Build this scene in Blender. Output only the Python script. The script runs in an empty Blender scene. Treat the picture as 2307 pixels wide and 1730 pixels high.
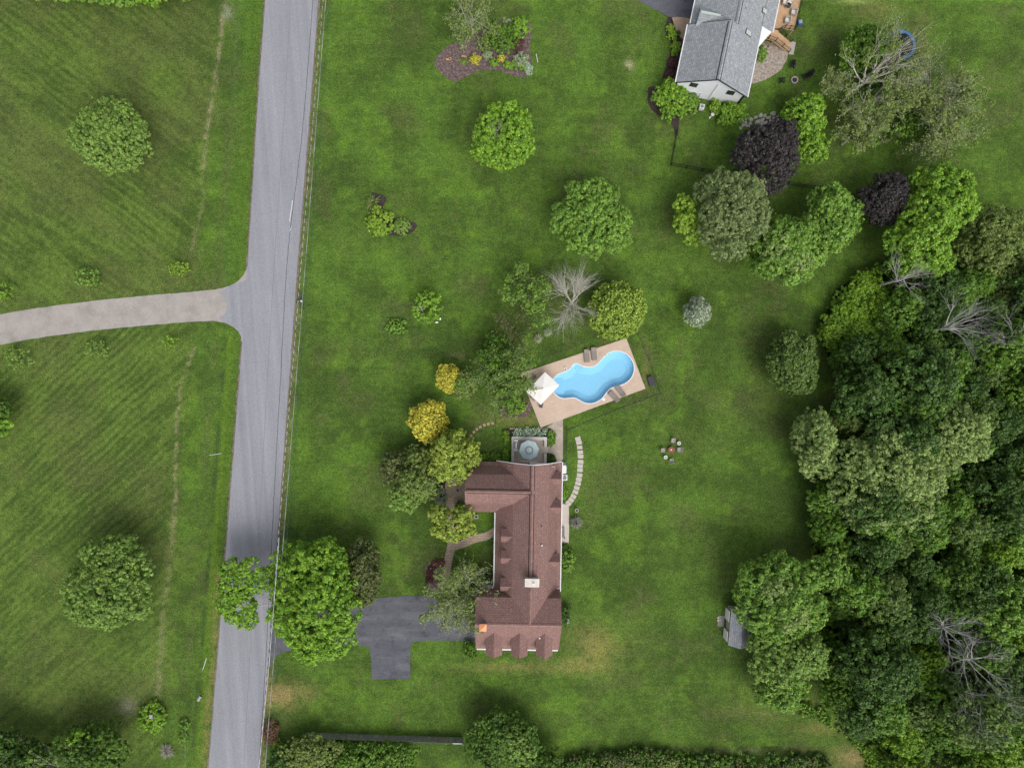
import bpy, bmesh, math, random
import numpy as np
from mathutils import Vector, Matrix
from mathutils.geometry import tessellate_polygon
PI = math.pi
# ------------------------------------------------------------------ camera, sky, sun, exposure
S = 0.068; CX = 1153.5; CY = 865.0; H = 105.0
scene = bpy.context.scene
COL = scene.collection
cam_d = bpy.data.cameras.new('camera'); cam = bpy.data.objects.new('camera', cam_d); COL.objects.link(cam)
cam.location = (0, 0, H); cam.rotation_euler = (0, 0, 0)
cam_d.sensor_width = 36; cam_d.lens = 36 * H / (2307 * S)
cam_d.clip_start = 1; cam_d.clip_end = 6000
scene.camera = cam
SUN_EL, SUN_AZ = math.radians(54), math.radians(152)      # azimuth clockwise from north (top of the picture)
world = bpy.data.worlds.new('World'); scene.world = world; world.use_nodes = True
wn = world.node_tree; wn.nodes.clear()
sky = wn.nodes.new('ShaderNodeTexSky'); sky.sky_type = 'NISHITA'; sky.sun_disc = False
sky.sun_elevation = SUN_EL; sky.sun_rotation = SUN_AZ; sky.air_density = 1.0; sky.dust_density = 4.0; sky.ozone_density = 0.6
hs = wn.nodes.new('ShaderNodeHueSaturation'); hs.inputs['Saturation'].default_value = 0.35
bg = wn.nodes.new('ShaderNodeBackground'); bg.inputs['Strength'].default_value = 0.15
wo = wn.nodes.new('ShaderNodeOutputWorld')
wn.links.new(sky.outputs[0], hs.inputs['Color']); wn.links.new(hs.outputs[0], bg.inputs[0]); wn.links.new(bg.outputs[0], wo.inputs[0])
sd = bpy.data.lights.new('sun', 'SUN'); sd.energy = 1.4; sd.angle = math.radians(44); sd.color = (1, 0.965, 0.91)
sun = bpy.data.objects.new('sun', sd); COL.objects.link(sun); sun.location = (30, -60, 90)
sv = Vector((math.sin(SUN_AZ) * math.cos(SUN_EL), math.cos(SUN_AZ) * math.cos(SUN_EL), math.sin(SUN_EL)))
sun.rotation_euler = sv.to_track_quat('Z', 'Y').to_euler()
scene.view_settings.view_transform = 'Standard'; scene.view_settings.look = 'None'
scene.view_settings.exposure = 0.1; scene.view_settings.gamma = 1.0
scene.render.resolution_x = 1024; scene.render.resolution_y = 767

def P(px, py, h=0.0):
    k = (H - h) / H * S
    return ((px - CX) * k, (CY - py) * k, h)

# ------------------------------------------------------------------ materials
def _mat(name):
    m = bpy.data.materials.new(name); m.use_nodes = True
    nt = m.node_tree; b = nt.nodes['Principled BSDF']
    return m, nt, b
def noise(nt, vec, scale, detail=5, rough=0.6, dist=0.0):
    n = nt.nodes.new('ShaderNodeTexNoise'); n.inputs['Scale'].default_value = scale
    n.inputs['Detail'].default_value = detail; n.inputs['Roughness'].default_value = rough
    n.inputs['Distortion'].default_value = dist
    if vec is not None: nt.links.new(vec, n.inputs['Vector'])
    return n.outputs['Fac']
def ramp(nt, fac, stops):
    r = nt.nodes.new('ShaderNodeValToRGB'); e = r.color_ramp.elements
    while len(e) < len(stops): e.new(0.5)
    for i, (p, c) in enumerate(stops):
        e[i].position = p; e[i].color = (c[0], c[1], c[2], 1)
    nt.links.new(fac, r.inputs[0]); return r.outputs[0]
def mapping(nt, src='Object', scale=(1, 1, 1), rot=0.0):
    tc = nt.nodes.new('ShaderNodeTexCoord'); mp = nt.nodes.new('ShaderNodeMapping')
    mp.vector_type = 'POINT'
    r = nt.nodes.new('ShaderNodeVectorRotate'); r.rotation_type = 'Z_AXIS'; r.inputs['Angle'].default_value = rot
    nt.links.new(tc.outputs[src], r.inputs['Vector'])
    mp.inputs['Scale'].default_value = scale; nt.links.new(r.outputs[0], mp.inputs[0])
    return mp.outputs[0]
def mixc(nt, fac, a, b, mode='MIX'):
    m = nt.nodes.new('ShaderNodeMix'); m.data_type = 'RGBA'; m.blend_type = mode
    for sock, v in ((m.inputs[0], fac), (m.inputs[6], a), (m.inputs[7], b)):
        if hasattr(v, 'links'): nt.links.new(v, sock)
        elif isinstance(v, (int, float)): sock.default_value = v
        else: sock.default_value = (v[0], v[1], v[2], 1)
    return m.outputs[2]
def bump(nt, b, fac, strength, dist=0.05):
    n = nt.nodes.new('ShaderNodeBump'); n.inputs['Strength'].default_value = strength; n.inputs['Distance'].default_value = dist
    nt.links.new(fac, n.inputs['Height']); nt.links.new(n.outputs[0], b.inputs['Normal'])
def NM(name, stops, scale=2.0, detail=6, rough=0.85, bmp=0.3, metal=0.0, stretch=(1, 1, 1), rot=0.0, spec=0.3, fine=None):
    m, nt, b = _mat(name); v = mapping(nt, 'Object', stretch, rot)
    f = noise(nt, v, scale, detail)
    c = ramp(nt, f, stops)
    if fine:
        f2 = noise(nt, mapping(nt, 'Object'), fine[0], 3, 0.7)
        g = ramp(nt, f2, [(0.3, (1 - fine[1],) * 3), (0.7, (1 + fine[1],) * 3)])
        c = mixc(nt, 1.0, c, g, 'MULTIPLY')
    nt.links.new(c, b.inputs['Base Color'])
    b.inputs['Roughness'].default_value = rough; b.inputs['Metallic'].default_value = metal
    b.inputs['Specular IOR Level'].default_value = spec
    if bmp: bump(nt, b, f, bmp)
    return m
def flat2(c, d=0.15):
    return [(0.3, tuple(x * (1 - d) for x in c)), (0.7, tuple(min(1, x * (1 + d)) for x in c))]
def BM(name, c1, c2, mortar, bw, bh, msize=0.01, rough=0.85, off=0.5, var=0.3, spec=0.3, nscale=1.5, blotch=None):
    m, nt, b = _mat(name)
    tc = nt.nodes.new('ShaderNodeTexCoord'); br = nt.nodes.new('ShaderNodeTexBrick')
    br.offset = off; br.inputs['Scale'].default_value = 1.0
    br.inputs['Brick Width'].default_value = bw; br.inputs['Row Height'].default_value = bh
    br.inputs['Mortar Size'].default_value = msize; br.inputs['Mortar Smooth'].default_value = 0.3
    br.inputs['Color1'].default_value = (*c1, 1); br.inputs['Color2'].default_value = (*c2, 1); br.inputs['Mortar'].default_value = (*mortar, 1)
    nt.links.new(tc.outputs['UV'], br.inputs['Vector'])
    f = noise(nt, tc.outputs['Object'], nscale, 8, 0.7)
    g = ramp(nt, f, [(0.3, (1 - var,) * 3), (0.7, (1 + var,) * 3)])
    c = mixc(nt, 1.0, br.outputs['Color'], g, 'MULTIPLY')
    if blotch:
        f3 = noise(nt, tc.outputs['Object'], blotch[0], 4, 0.8)
        c = mixc(nt, ramp(nt, f3, [(0.5, (0, 0, 0)), (0.62, (1, 1, 1))]), c, blotch[1])
    nt.links.new(c, b.inputs['Base Color'])
    b.inputs['Roughness'].default_value = rough; b.inputs['Specular IOR Level'].default_value = spec
    bump(nt, b, br.outputs['Fac'], -0.4, 0.02)
    return m
M = {}
M['roof_red'] = BM('red_brown_shingles', (0.265, 0.150, 0.128), (0.335, 0.192, 0.163), (0.205, 0.120, 0.105), 0.5, 0.33, 0.045, 0.95, 0.37, 0.34, 0.15, 4.5, (5.5, (0.150, 0.125, 0.135)))
M['roof_ridge'] = BM('ridge_shingles', (0.30, 0.185, 0.155), (0.35, 0.21, 0.18), (0.20, 0.12, 0.11), 0.3, 0.3, 0.03, 0.95, 0.5, 0.2, 0.15)
M['roof_grey'] = BM('grey_shingles', (0.285, 0.300, 0.320), (0.375, 0.388, 0.408), (0.22, 0.23, 0.24), 0.5, 0.30, 0.03, 0.95, 0.37, 0.22, 0.15, 2.2, (3.0, (0.21, 0.24, 0.25)))
M['roof_shed'] = BM('shed_shingles', (0.34, 0.35, 0.38), (0.44, 0.45, 0.48), (0.24, 0.24, 0.26), 0.5, 0.30, 0.03, 0.95, 0.37, 0.25, 0.15, 2.5)
M['white'] = NM('white_paint', flat2((0.74, 0.75, 0.76), 0.05), 1.5, 3, 0.55, 0.05)
M['siding'] = BM('white_siding', (0.84, 0.85, 0.90), (0.86, 0.87, 0.92), (0.72, 0.73, 0.78), 6.0, 0.16, 0.006, 0.6, 0.5, 0.05)
M['tan_siding'] = BM('tan_siding', (0.40, 0.36, 0.30), (0.44, 0.39, 0.33), (0.25, 0.22, 0.2), 6.0, 0.2, 0.01, 0.7, 0.5, 0.1)
M['brick_wall'] = BM('brick_wall', (0.25, 0.10, 0.07), (0.32, 0.14, 0.10), (0.35, 0.32, 0.3), 0.22, 0.075, 0.01)
M['seam_shadow'] = NM('dark_seam_shadow', flat2((0.025, 0.022, 0.024), 0.2), 4, 3, 0.95, 0)  # road seam, and the painted shadow lines along the roof ridges
M['black'] = NM('black_metal', flat2((0.012, 0.012, 0.014), 0.2), 4, 3, 0.5, 0)
M['darkgrey'] = NM('dark_grey_plastic', flat2((0.045, 0.045, 0.055), 0.25), 5, 4, 0.6, 0.1)
M['grey'] = NM('grey_metal', flat2((0.32, 0.33, 0.34), 0.1), 5, 4, 0.5, 0.05)
M['midgrey'] = NM('mid_grey', flat2((0.17, 0.17, 0.18), 0.15), 5, 4, 0.6, 0.05)
M['glass'] = NM('window_glass', flat2((0.02, 0.03, 0.03), 0.3), 2, 3, 0.06, 0, spec=0.8)
M['skylight'] = NM('skylight_glass', flat2((0.45, 0.52, 0.48), 0.08), 2, 3, 0.15, 0, spec=0.8)
M['copper'] = NM('copper_sheet', flat2((0.78, 0.34, 0.16), 0.1), 3, 4, 0.45, 0.05, metal=0.25)
M['stone_light'] = NM('pale_stone', flat2((0.40, 0.37, 0.33), 0.15), 4, 6, 0.85, 0.3, fine=(14, 0.12))
M['slab'] = NM('pale_slab', flat2((0.52, 0.47, 0.41), 0.08), 2, 6, 0.85, 0.2, fine=(14, 0.08))
M['step'] = NM('stepping_stone', flat2((0.50, 0.45, 0.40), 0.1), 3, 6, 0.85, 0.3, fine=(14, 0.1))
M['boulder'] = NM('boulder', [(0.3, (0.30, 0.28, 0.24)), (0.7, (0.60, 0.58, 0.53))], 3, 6, 0.9, 0.5, fine=(12, 0.15))
M['brown_rock'] = NM('brown_rock', [(0.3, (0.15, 0.085, 0.06)), (0.7, (0.30, 0.19, 0.14))], 5, 6, 0.9, 0.5)
M['wall_cap'] = NM('parapet_stone', flat2((0.62, 0.575, 0.52), 0.08), 1.5, 6, 0.85, 0.1, fine=(12, 0.1))
M['patio'] = BM('patio_pavers', (0.46, 0.39, 0.32), (0.52, 0.44, 0.37), (0.36, 0.31, 0.26), 0.6, 0.6, 0.012, 0.85, 0.0, 0.18)
M['pool_deck'] = BM('stamped_concrete', (0.54, 0.42, 0.33), (0.58, 0.445, 0.35), (0.42, 0.33, 0.27), 0.95, 0.62, 0.010, 0.8, 0.35, 0.10, 0.3, 0.35)
M['walk'] = BM('weathered_pavers', (0.40, 0.34, 0.28), (0.46, 0.39, 0.33), (0.28, 0.24, 0.2), 0.5, 0.35, 0.014, 0.85, 0.5, 0.2, 0.3, 1.0)
M['brick_path'] = BM('brick_path', (0.44, 0.345, 0.255), (0.54, 0.425, 0.32), (0.17, 0.13, 0.10), 0.42, 0.24, 0.03, 0.9, 0.5, 0.25)
M['brick_patio'] = BM('brick_patio', (0.42, 0.29, 0.20), (0.50, 0.35, 0.25), (0.33, 0.24, 0.18), 0.42, 0.24, 0.02, 0.9, 0.5, 0.15)
M['planks'] = BM('deck_planks', (0.48, 0.31, 0.175), (0.58, 0.39, 0.235), (0.22, 0.13, 0.07), 4.0, 0.15, 0.012, 0.75, 0.4, 0.2)
M['fence_wood'] = BM('weathered_boards', (0.22, 0.22, 0.20), (0.32, 0.31, 0.285), (0.09, 0.09, 0.08), 0.15, 4.0, 0.012, 0.9, 0.0, 0.35, 0.2, 1.2)
M['bark'] = NM('bark', [(0.3, (0.06, 0.045, 0.035)), (0.7, (0.15, 0.12, 0.10))], 3, 6, 0.9, 0.5, stretch=(1, 1, 0.25))
M['bark_pale'] = NM('pale_bark', [(0.3, (0.36, 0.34, 0.29)), (0.7, (0.68, 0.65, 0.58))], 2, 6, 0.9, 0.3)
M['bark_grey'] = NM('grey_dead_wood', [(0.3, (0.24, 0.235, 0.225)), (0.7, (0.52, 0.50, 0.48))], 2, 6, 0.9, 0.3)
M['mulch'] = NM('bark_mulch', [(0.32, (0.022, 0.016, 0.016)), (0.68, (0.085, 0.062, 0.058))], 5, 8, 0.95, 0.6)
M['mulch_old'] = NM('faded_mulch', [(0.30, (0.050, 0.036, 0.034)), (0.55, (0.155, 0.115, 0.108)), (0.72, (0.30, 0.215, 0.18))], 3.2, 9, 0.95, 0.6)
M['gravel'] = NM('gravel', [(0.3, (0.285, 0.262, 0.240)), (0.5, (0.345, 0.318, 0.295)), (0.72, (0.39, 0.365, 0.34))], 0.5, 6, 0.95, 0.0, fine=(9, 0.22))
M['pea'] = NM('pea_gravel', [(0.35, (0.22, 0.18, 0.15)), (0.65, (0.46, 0.40, 0.35))], 3.0, 10, 0.95, 0.5, fine=(11, 0.3))
M['verge'] = NM('road_edge_grit', [(0.35, (0.13, 0.10, 0.075)), (0.65, (0.24, 0.20, 0.165))], 2.5, 8, 0.95, 0.3)
M['asphalt_new'] = NM('dark_asphalt', [(0.3, (0.115, 0.118, 0.135)), (0.72, (0.165, 0.168, 0.186))], 0.3, 6, 0.9, 0.0, fine=(10, 0.12))
m, nt, b = _mat('worn_driveway')
f1 = noise(nt, mapping(nt, 'Object', (0.35, 1.2, 1)), 0.55, 7, 0.65); f2 = noise(nt, mapping(nt, 'Object'), 9, 3, 0.8); f3 = noise(nt, mapping(nt, 'Object'), 0.8, 8, 0.7)
c = ramp(nt, f1, [(0.3, (0.085, 0.088, 0.104)), (0.52, (0.115, 0.118, 0.136)), (0.72, (0.160, 0.162, 0.180))])
c = mixc(nt, 1.0, c, ramp(nt, f2, [(0.3, (0.72,) * 3), (0.7, (1.28,) * 3)]), 'MULTIPLY')
c = mixc(nt, 1.0, c, ramp(nt, f3, [(0.36, (0.70,) * 3), (0.46, (1.0,) * 3)]), 'MULTIPLY')
nt.links.new(c, b.inputs['Base Color']); b.inputs['Roughness'].default_value = 0.9; b.inputs['Specular IOR Level'].default_value = 0.2
M['asphalt_new'] = m
M['liner'] = NM('pool_liner', flat2((0.29, 0.58, 0.80), 0.04), 2.5, 5, 0.6, 0)
M['canvas_white'] = NM('white_canvas', flat2((0.78, 0.76, 0.73), 0.04), 1.5, 4, 0.8, 0.1)
M['canvas_aqua'] = NM('pale_aqua_canvas', flat2((0.54, 0.68, 0.69), 0.05), 2, 4, 0.8, 0.1)
M['canvas_taupe'] = NM('taupe_canvas', flat2((0.36, 0.33, 0.31), 0.08), 2, 4, 0.8, 0.1)
M['lounge'] = NM('taupe_sling', flat2((0.25, 0.215, 0.195), 0.08), 3, 4, 0.8, 0.1)
M['wicker'] = NM('grey_wicker', flat2((0.33, 0.30, 0.29), 0.15), 9, 4, 0.8, 0.2)
M['cushion'] = NM('cream_cushion', flat2((0.60, 0.55, 0.47), 0.06), 3, 4, 0.8, 0.1)
M['rust'] = NM('rusty_red_metal', flat2((0.25, 0.075, 0.055), 0.15), 5, 5, 0.7, 0.1)
M['blue'] = NM('blue_plastic', flat2((0.05, 0.13, 0.38), 0.1), 3, 3, 0.5, 0)
M['blue_pad'] = NM('blue_pad', flat2((0.07, 0.17, 0.33), 0.12), 3, 3, 0.6, 0)
M['wire'] = NM('aluminium_wire', flat2((0.30, 0.33, 0.33), 0.3), 1.2, 3, 0.6, 0)
M['wire_dark'] = NM('dark_wire', flat2((0.08, 0.085, 0.085), 0.3), 1.2, 3, 0.6, 0)
M['orange_wood'] = NM('cut_wood', flat2((0.55, 0.30, 0.15), 0.2), 5, 4, 0.8, 0.2)
# road asphalt: worn wheel bands along its length
m, nt, b = _mat('worn_asphalt')
RA = -math.atan(128 / 1730)
f1 = noise(nt, mapping(nt, 'Object', (1.0, 0.0012, 1), RA), 0.85, 3, 0.55)
c = ramp(nt, f1, [(0.30, (0.245, 0.250, 0.280)), (0.5, (0.285, 0.290, 0.320)), (0.70, (0.325, 0.329, 0.357))])
f2 = noise(nt, mapping(nt, 'Object'), 9, 3, 0.8)
c = mixc(nt, 1.0, c, ramp(nt, f2, [(0.3, (0.70,) * 3), (0.7, (1.22,) * 3)]), 'MULTIPLY')
f5 = noise(nt, mapping(nt, 'Object', (1.0, 0.25, 1), RA), 0.3, 9, 0.7)
c = mixc(nt, 1.0, c, ramp(nt, f5, [(0.36, (0.94,) * 3), (0.5, (1.0,) * 3)]), 'MULTIPLY')
f3 = noise(nt, mapping(nt, 'Object', (1.0, 0.15, 1), RA), 0.25, 5, 0.6)
c = mixc(nt, 1.0, c, ramp(nt, f3, [(0.3, (0.92,) * 3), (0.7, (1.08,) * 3)]), 'MULTIPLY')
nt.links.new(c, b.inputs['Base Color']); b.inputs['Roughness'].default_value = 0.9; b.inputs['Specular IOR Level'].default_value = 0.25
M['road'] = m
# water: thin clear surface over the liner
m, nt, b = _mat('pool_water'); nt.nodes.remove(b)
out = nt.nodes['Material Output']
tr = nt.nodes.new('ShaderNodeBsdfTransparent'); tr.inputs[0].default_value = (0.90, 0.98, 1.0, 1)
gl = nt.nodes.new('ShaderNodeBsdfGlossy'); gl.inputs['Roughness'].default_value = 0.03
fr = nt.nodes.new('ShaderNodeFresnel'); fr.inputs[0].default_value = 1.33
nb = nt.nodes.new('ShaderNodeBump'); nb.inputs['Strength'].default_value = 0.15; nb.inputs['Distance'].default_value = 0.05
nt.links.new(noise(nt, mapping(nt, 'Object'), 3, 3), nb.inputs['Height'])
for n in (gl, fr): nt.links.new(nb.outputs[0], n.inputs['Normal'])
mx = nt.nodes.new('ShaderNodeMixShader'); nt.links.new(fr.outputs[0], mx.inputs[0]); nt.links.new(tr.outputs[0], mx.inputs[1]); nt.links.new(gl.outputs[0], mx.inputs[2])
nt.links.new(mx.outputs[0], out.inputs[0]); M['water'] = m
# foliage: leaf tone comes from each leaf
m, nt, b = _mat('foliage'); nt.nodes.remove(b); out = nt.nodes['Material Output']
at = nt.nodes.new('ShaderNodeAttribute'); at.attribute_name = 'tone'
df = nt.nodes.new('ShaderNodeBsdfDiffuse'); tl = nt.nodes.new('ShaderNodeBsdfTranslucent'); gs = nt.nodes.new('ShaderNodeBsdfGlossy')
gs.inputs['Roughness'].default_value = 0.45; gs.inputs['Color'].default_value = (0.7, 0.75, 0.7, 1)
nt.links.new(at.outputs['Color'], df.inputs[0])
nt.links.new(mixc(nt, 1.0, at.outputs['Color'], (1.0, 1.1, 0.45), 'MULTIPLY'), tl.inputs[0])
m1 = nt.nodes.new('ShaderNodeMixShader'); m1.inputs[0].default_value = 0.18
m2 = nt.nodes.new('ShaderNodeMixShader'); m2.inputs[0].default_value = 0.035
nt.links.new(df.outputs[0], m1.inputs[1]); nt.links.new(tl.outputs[0], m1.inputs[2])
nt.links.new(m1.outputs[0], m2.inputs[1]); nt.links.new(gs.outputs[0], m2.inputs[2]); nt.links.new(m2.outputs[0], out.inputs[0])
M['leaf'] = m
# lawn
m, nt, b = _mat('lawn')
at = nt.nodes.new('ShaderNodeAttribute'); at.attribute_name = 'tone'
o = mapping(nt, 'Object')
fa = noise(nt, o, 1.1, 9, 0.78); fb = noise(nt, o, 5.0, 4, 0.85); fc = noise(nt, o, 2.6, 5, 0.7)
c = mixc(nt, 1.0, at.outputs['Color'], ramp(nt, fa, [(0.32, (0.62, 0.70, 0.66)), (0.68, (1.38, 1.30, 1.34))]), 'MULTIPLY')
c = mixc(nt, 1.0, c, ramp(nt, fb, [(0.36, (0.38, 0.44, 0.36)), (0.64, (1.62, 1.54, 1.65))]), 'MULTIPLY')
c = mixc(nt, 1.0, c, ramp(nt, fc, [(0.38, (0.72, 0.90, 0.92)), (0.62, (1.32, 1.10, 1.08))]), 'MULTIPLY')
nt.links.new(c, b.inputs['Base Color']); b.inputs['Roughness'].default_value = 0.95; b.inputs['Specular IOR Level'].default_value = 0.1
bump(nt, b, fb, 0.5, 0.1); M['lawn'] = m

# ------------------------------------------------------------------ object helpers
def tag(o, label=None, cat=None, group=None, kind=None):
    if label: o['label'] = label
    if cat: o['category'] = cat
    if group: o['group'] = group
    if kind: o['kind'] = kind
    return o
def thing(name, label, cat, loc=(0, 0, 0), rotz=0.0, group=None):
    o = bpy.data.objects.new(name, None); COL.objects.link(o); o.location = loc; o.rotation_euler = (0, 0, rotz)
    o.empty_display_size = 0.3
    return tag(o, label, cat, group)
class MB:
    def __init__(s): s.v = []; s.f = []
    def add(s, vs, fs):
        n = len(s.v); s.v += [tuple(v) for v in vs]; s.f += [tuple(i + n for i in f) for f in fs]; return s
    def box(s, x0, x1, y0, y1, z0, z1):
        return s.add([(x0, y0, z0), (x1, y0, z0), (x1, y1, z0), (x0, y1, z0), (x0, y0, z1), (x1, y0, z1), (x1, y1, z1), (x0, y1, z1)],
                     [(0, 3, 2, 1), (4, 5, 6, 7), (0, 1, 5, 4), (1, 2, 6, 5), (2, 3, 7, 6), (3, 0, 4, 7)])
    def obox(s, c, sx, sy, z0, z1, a=0.0, taper=1.0):
        ca, sa = math.cos(a), math.sin(a); q = []
        for z, t in ((z0, 1), (z1, taper)):
            for x, y in ((-1, -1), (1, -1), (1, 1), (-1, 1)):
                X, Y = x * sx / 2 * t, y * sy / 2 * t
                q.append((c[0] + X * ca - Y * sa, c[1] + X * sa + Y * ca, z))
        return s.add(q, [(0, 3, 2, 1), (4, 5, 6, 7), (0, 1, 5, 4), (1, 2, 6, 5), (2, 3, 7, 6), (3, 0, 4, 7)])
    def prism(s, poly, z0, z1):
        n = len(poly)
        vs = [(p[0], p[1], z0) for p in poly] + [(p[0], p[1], z1) for p in poly]
        return s.add(vs, [tuple(range(n, 2 * n)), tuple(range(n - 1, -1, -1))] + [(i, (i + 1) % n, (i + 1) % n + n, i + n) for i in range(n)])
    def extr(s, prof, a0, a1, axis='y'):
        n = len(prof); q = []
        for a in (a0, a1):
            for u, z in prof: q.append((u, a, z) if axis == 'y' else (a, u, z))
        return s.add(q, [tuple(range(n)), tuple(range(2 * n - 1, n - 1, -1))] + [(i, (i + 1) % n, (i + 1) % n + n, i + n) for i in range(n)])
    def cyl(s, c, r, z0, z1, n=16, r1=None):
        r1 = r if r1 is None else r1
        q = [(c[0] + r * math.cos(2 * PI * i / n), c[1] + r * math.sin(2 * PI * i / n), z0) for i in range(n)] + \
            [(c[0] + r1 * math.cos(2 * PI * i / n), c[1] + r1 * math.sin(2 * PI * i / n), z1) for i in range(n)]
        return s.add(q, [tuple(range(n, 2 * n)), tuple(range(n - 1, -1, -1))] + [(i, (i + 1) % n, (i + 1) % n + n, i + n) for i in range(n)])
    def ring(s, c, r0, r1, z0, z1, n=28, a0=0, a1=2 * PI):
        full = abs(a1 - a0 - 2 * PI) < 1e-6; k = n if full else n + 1; q = []
        for i in range(k):
            a = a0 + (a1 - a0) * i / n
            for r, z in ((r0, z0), (r1, z0), (r1, z1), (r0, z1)): q.append((c[0] + r * math.cos(a), c[1] + r * math.sin(a), z))
        fs = []
        for i in range(n):
            j = (i + 1) % k
            for t in range(4): fs.append((4 * i + t, 4 * j + t, 4 * j + (t + 1) % 4, 4 * i + (t + 1) % 4))
        return s.add(q, fs)
    def tube(s, p0, p1, r0, r1=None, n=6):
        r1 = r0 if r1 is None else r1
        p0, p1 = Vector(p0), Vector(p1); d = (p1 - p0).normalized()
        a = d.orthogonal().normalized(); b_ = d.cross(a); q = []
        for p, r in ((p0, r0), (p1, r1)):
            for i in range(n):
                t = 2 * PI * i / n; q.append(tuple(p + a * (r * math.cos(t)) + b_ * (r * math.sin(t))))
        return s.add(q, [tuple(range(n - 1, -1, -1)), tuple(range(n, 2 * n))] + [(i, (i + 1) % n, (i + 1) % n + n, i + n) for i in range(n)])
    def path(s, pts, r, n=6):
        for a, b_ in zip(pts[:-1], pts[1:]): s.tube(a, b_, r, r, n)
        return s
    def build(s, name, mat, parent=None, bevel=0.0, smooth=False, label=None, cat=None, group=None, kind=None, loc=None):
        me = bpy.data.meshes.new(name); me.from_pydata(s.v, [], s.f); me.update()
        bm = bmesh.new(); bm.from_mesh(me)
        bmesh.ops.recalc_face_normals(bm, faces=bm.faces)
        if bevel: bmesh.ops.bevel(bm, geom=bm.edges[:], offset=bevel, segments=2, affect='EDGES', profile=0.6)
        uv = bm.loops.layers.uv.new('UVMap')
        for f in bm.faces:
            n = f.normal
            if abs(n.z) > 0.999: u, w = Vector((1, 0, 0)), Vector((0, 1, 0))
            else: u = Vector((0, 0, 1)).cross(n).normalized(); w = n.cross(u)
            for l in f.loops: l[uv].uv = (l.vert.co.dot(u), l.vert.co.dot(w))
            f.smooth = smooth
        bm.to_mesh(me); bm.free()
        me.materials.append(mat)
        o = bpy.data.objects.new(name, me); COL.objects.link(o)
        if parent: o.parent = parent
        if loc: o.location = loc
        return tag(o, label, cat, group, kind)
def copy_tree(o, parent=None):
    c = o.copy(); COL.objects.link(c); c.parent = parent
    for ch in list(o.children): copy_tree(ch, c)
    return c
def place(o, loc, rz=0.0, label=None):
    o.location = loc; o.rotation_euler = (0, 0, rz)
    if label: o['label'] = label
    return o
def smooth_poly(pts, k=6, closed=True):
    n = len(pts); out = []
    rng_ = range(n) if closed else range(n - 1)
    for i in rng_:
        if closed: p = [pts[(i + j) % n] for j in (-1, 0, 1, 2)]
        else: p = [pts[max(0, min(n - 1, i + j))] for j in (-1, 0, 1, 2)]
        for t in [q / k for q in range(k)]:
            out.append(tuple(0.5 * ((2 * p[1][a]) + (-p[0][a] + p[2][a]) * t + (2 * p[0][a] - 5 * p[1][a] + 4 * p[2][a] - p[3][a]) * t * t + (-p[0][a] + 3 * p[1][a] - 3 * p[2][a] + p[3][a]) * t ** 3) for a in (0, 1)))
    if not closed: out.append(tuple(pts[-1]))
    return out
def poly_px(pts, z=0.0): return [P(x, y, z)[:2] for x, y in pts]
def ribbon(center, width):
    L, R = [], []
    for i, p in enumerate(center):
        a = center[max(0, i - 1)]; c_ = center[min(len(center) - 1, i + 1)]
        d = Vector((c_[0] - a[0], c_[1] - a[1])).normalized(); w = width[i] if isinstance(width, list) else width
        L.append((p[0] - d.y * w / 2, p[1] + d.x * w / 2)); R.append((p[0] + d.y * w / 2, p[1] - d.x * w / 2))
    return L + R[::-1]
def jag(poly, amp, seed, step=0.5):
    r = random.Random(seed); out = []
    for i in range(len(poly)):
        a, b_ = poly[i], poly[(i + 1) % len(poly)]; L = math.dist(a, b_); k = max(1, int(L / step))
        for j in range(k):
            t = j / k; out.append((a[0] + (b_[0] - a[0]) * t + r.uniform(-amp, amp), a[1] + (b_[1] - a[1]) * t + r.uniform(-amp, amp)))
    return out

# ------------------------------------------------------------------ ground
def vnoise(x, y, cell, seed, ang=0.0, stretch=1.0, octv=3):
    ca, sa = math.cos(ang), math.sin(ang); u = (x * ca + y * sa) / stretch; v = -x * sa + y * ca
    tot = np.zeros_like(x); amp = 1.0; nsum = 0
    for o_ in range(octv):
        rg = np.random.RandomState(seed + 17 * o_); T = rg.rand(128, 128)
        a, b_ = u / cell + 1000, v / cell + 1000
        i, j = np.floor(a).astype(int), np.floor(b_).astype(int); fx, fy = a - i, b_ - j
        fx = fx * fx * (3 - 2 * fx); fy = fy * fy * (3 - 2 * fy)
        g = lambda p, q: T[p % 128, q % 128]
        tot += amp * ((g(i, j) * (1 - fx) + g(i + 1, j) * fx) * (1 - fy) + (g(i, j + 1) * (1 - fx) + g(i + 1, j + 1) * fx) * fy)
        nsum += amp; amp *= 0.55; cell /= 2.1
    return tot / nsum
def sstep(a, b_, x):
    t = np.clip((x - a) / (b_ - a), 0, 1); return t * t * (3 - 2 * t)
ROAD_L = [(606, -120), (598, 0), (582, 220), (571, 400), (558, 600), (546, 770), (518, 1130), (497, 1400), (470, 1730), (455, 1900)]
ROAD_R = [(726, -120), (717, 0), (702, 200), (686, 400), (670, 600), (657, 780), (631, 1130), (611, 1400), (583, 1730), (568, 1900)]
POOLZ = [(1768,560),(1755,650),(1715,730),(1650,790),(1570,830),(1480,850),(1420,875),(1360,915),(1310,975),(1270,1030),(1210,1080),(1140,1115),(1060,1130),(980,1118),(910,1085),(850,1050),(790,1035),(720,1040),(650,1048),(580,1030),(520,990),(480,940),(462,880),(458,820),(470,760),(510,705),(560,670),(630,645),(710,615),(750,580),(785,530),(820,505),(860,502),(910,525),(970,548),(1040,555),(1110,548),(1180,515),(1240,450),(1290,390),(1350,340),(1430,305),(1510,300),(1590,315),(1660,355),(1715,415),(1750,480)]
POOL = [(1180 + x / 7.135, 750 + y / 7.135) for x, y in POOLZ]
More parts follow.
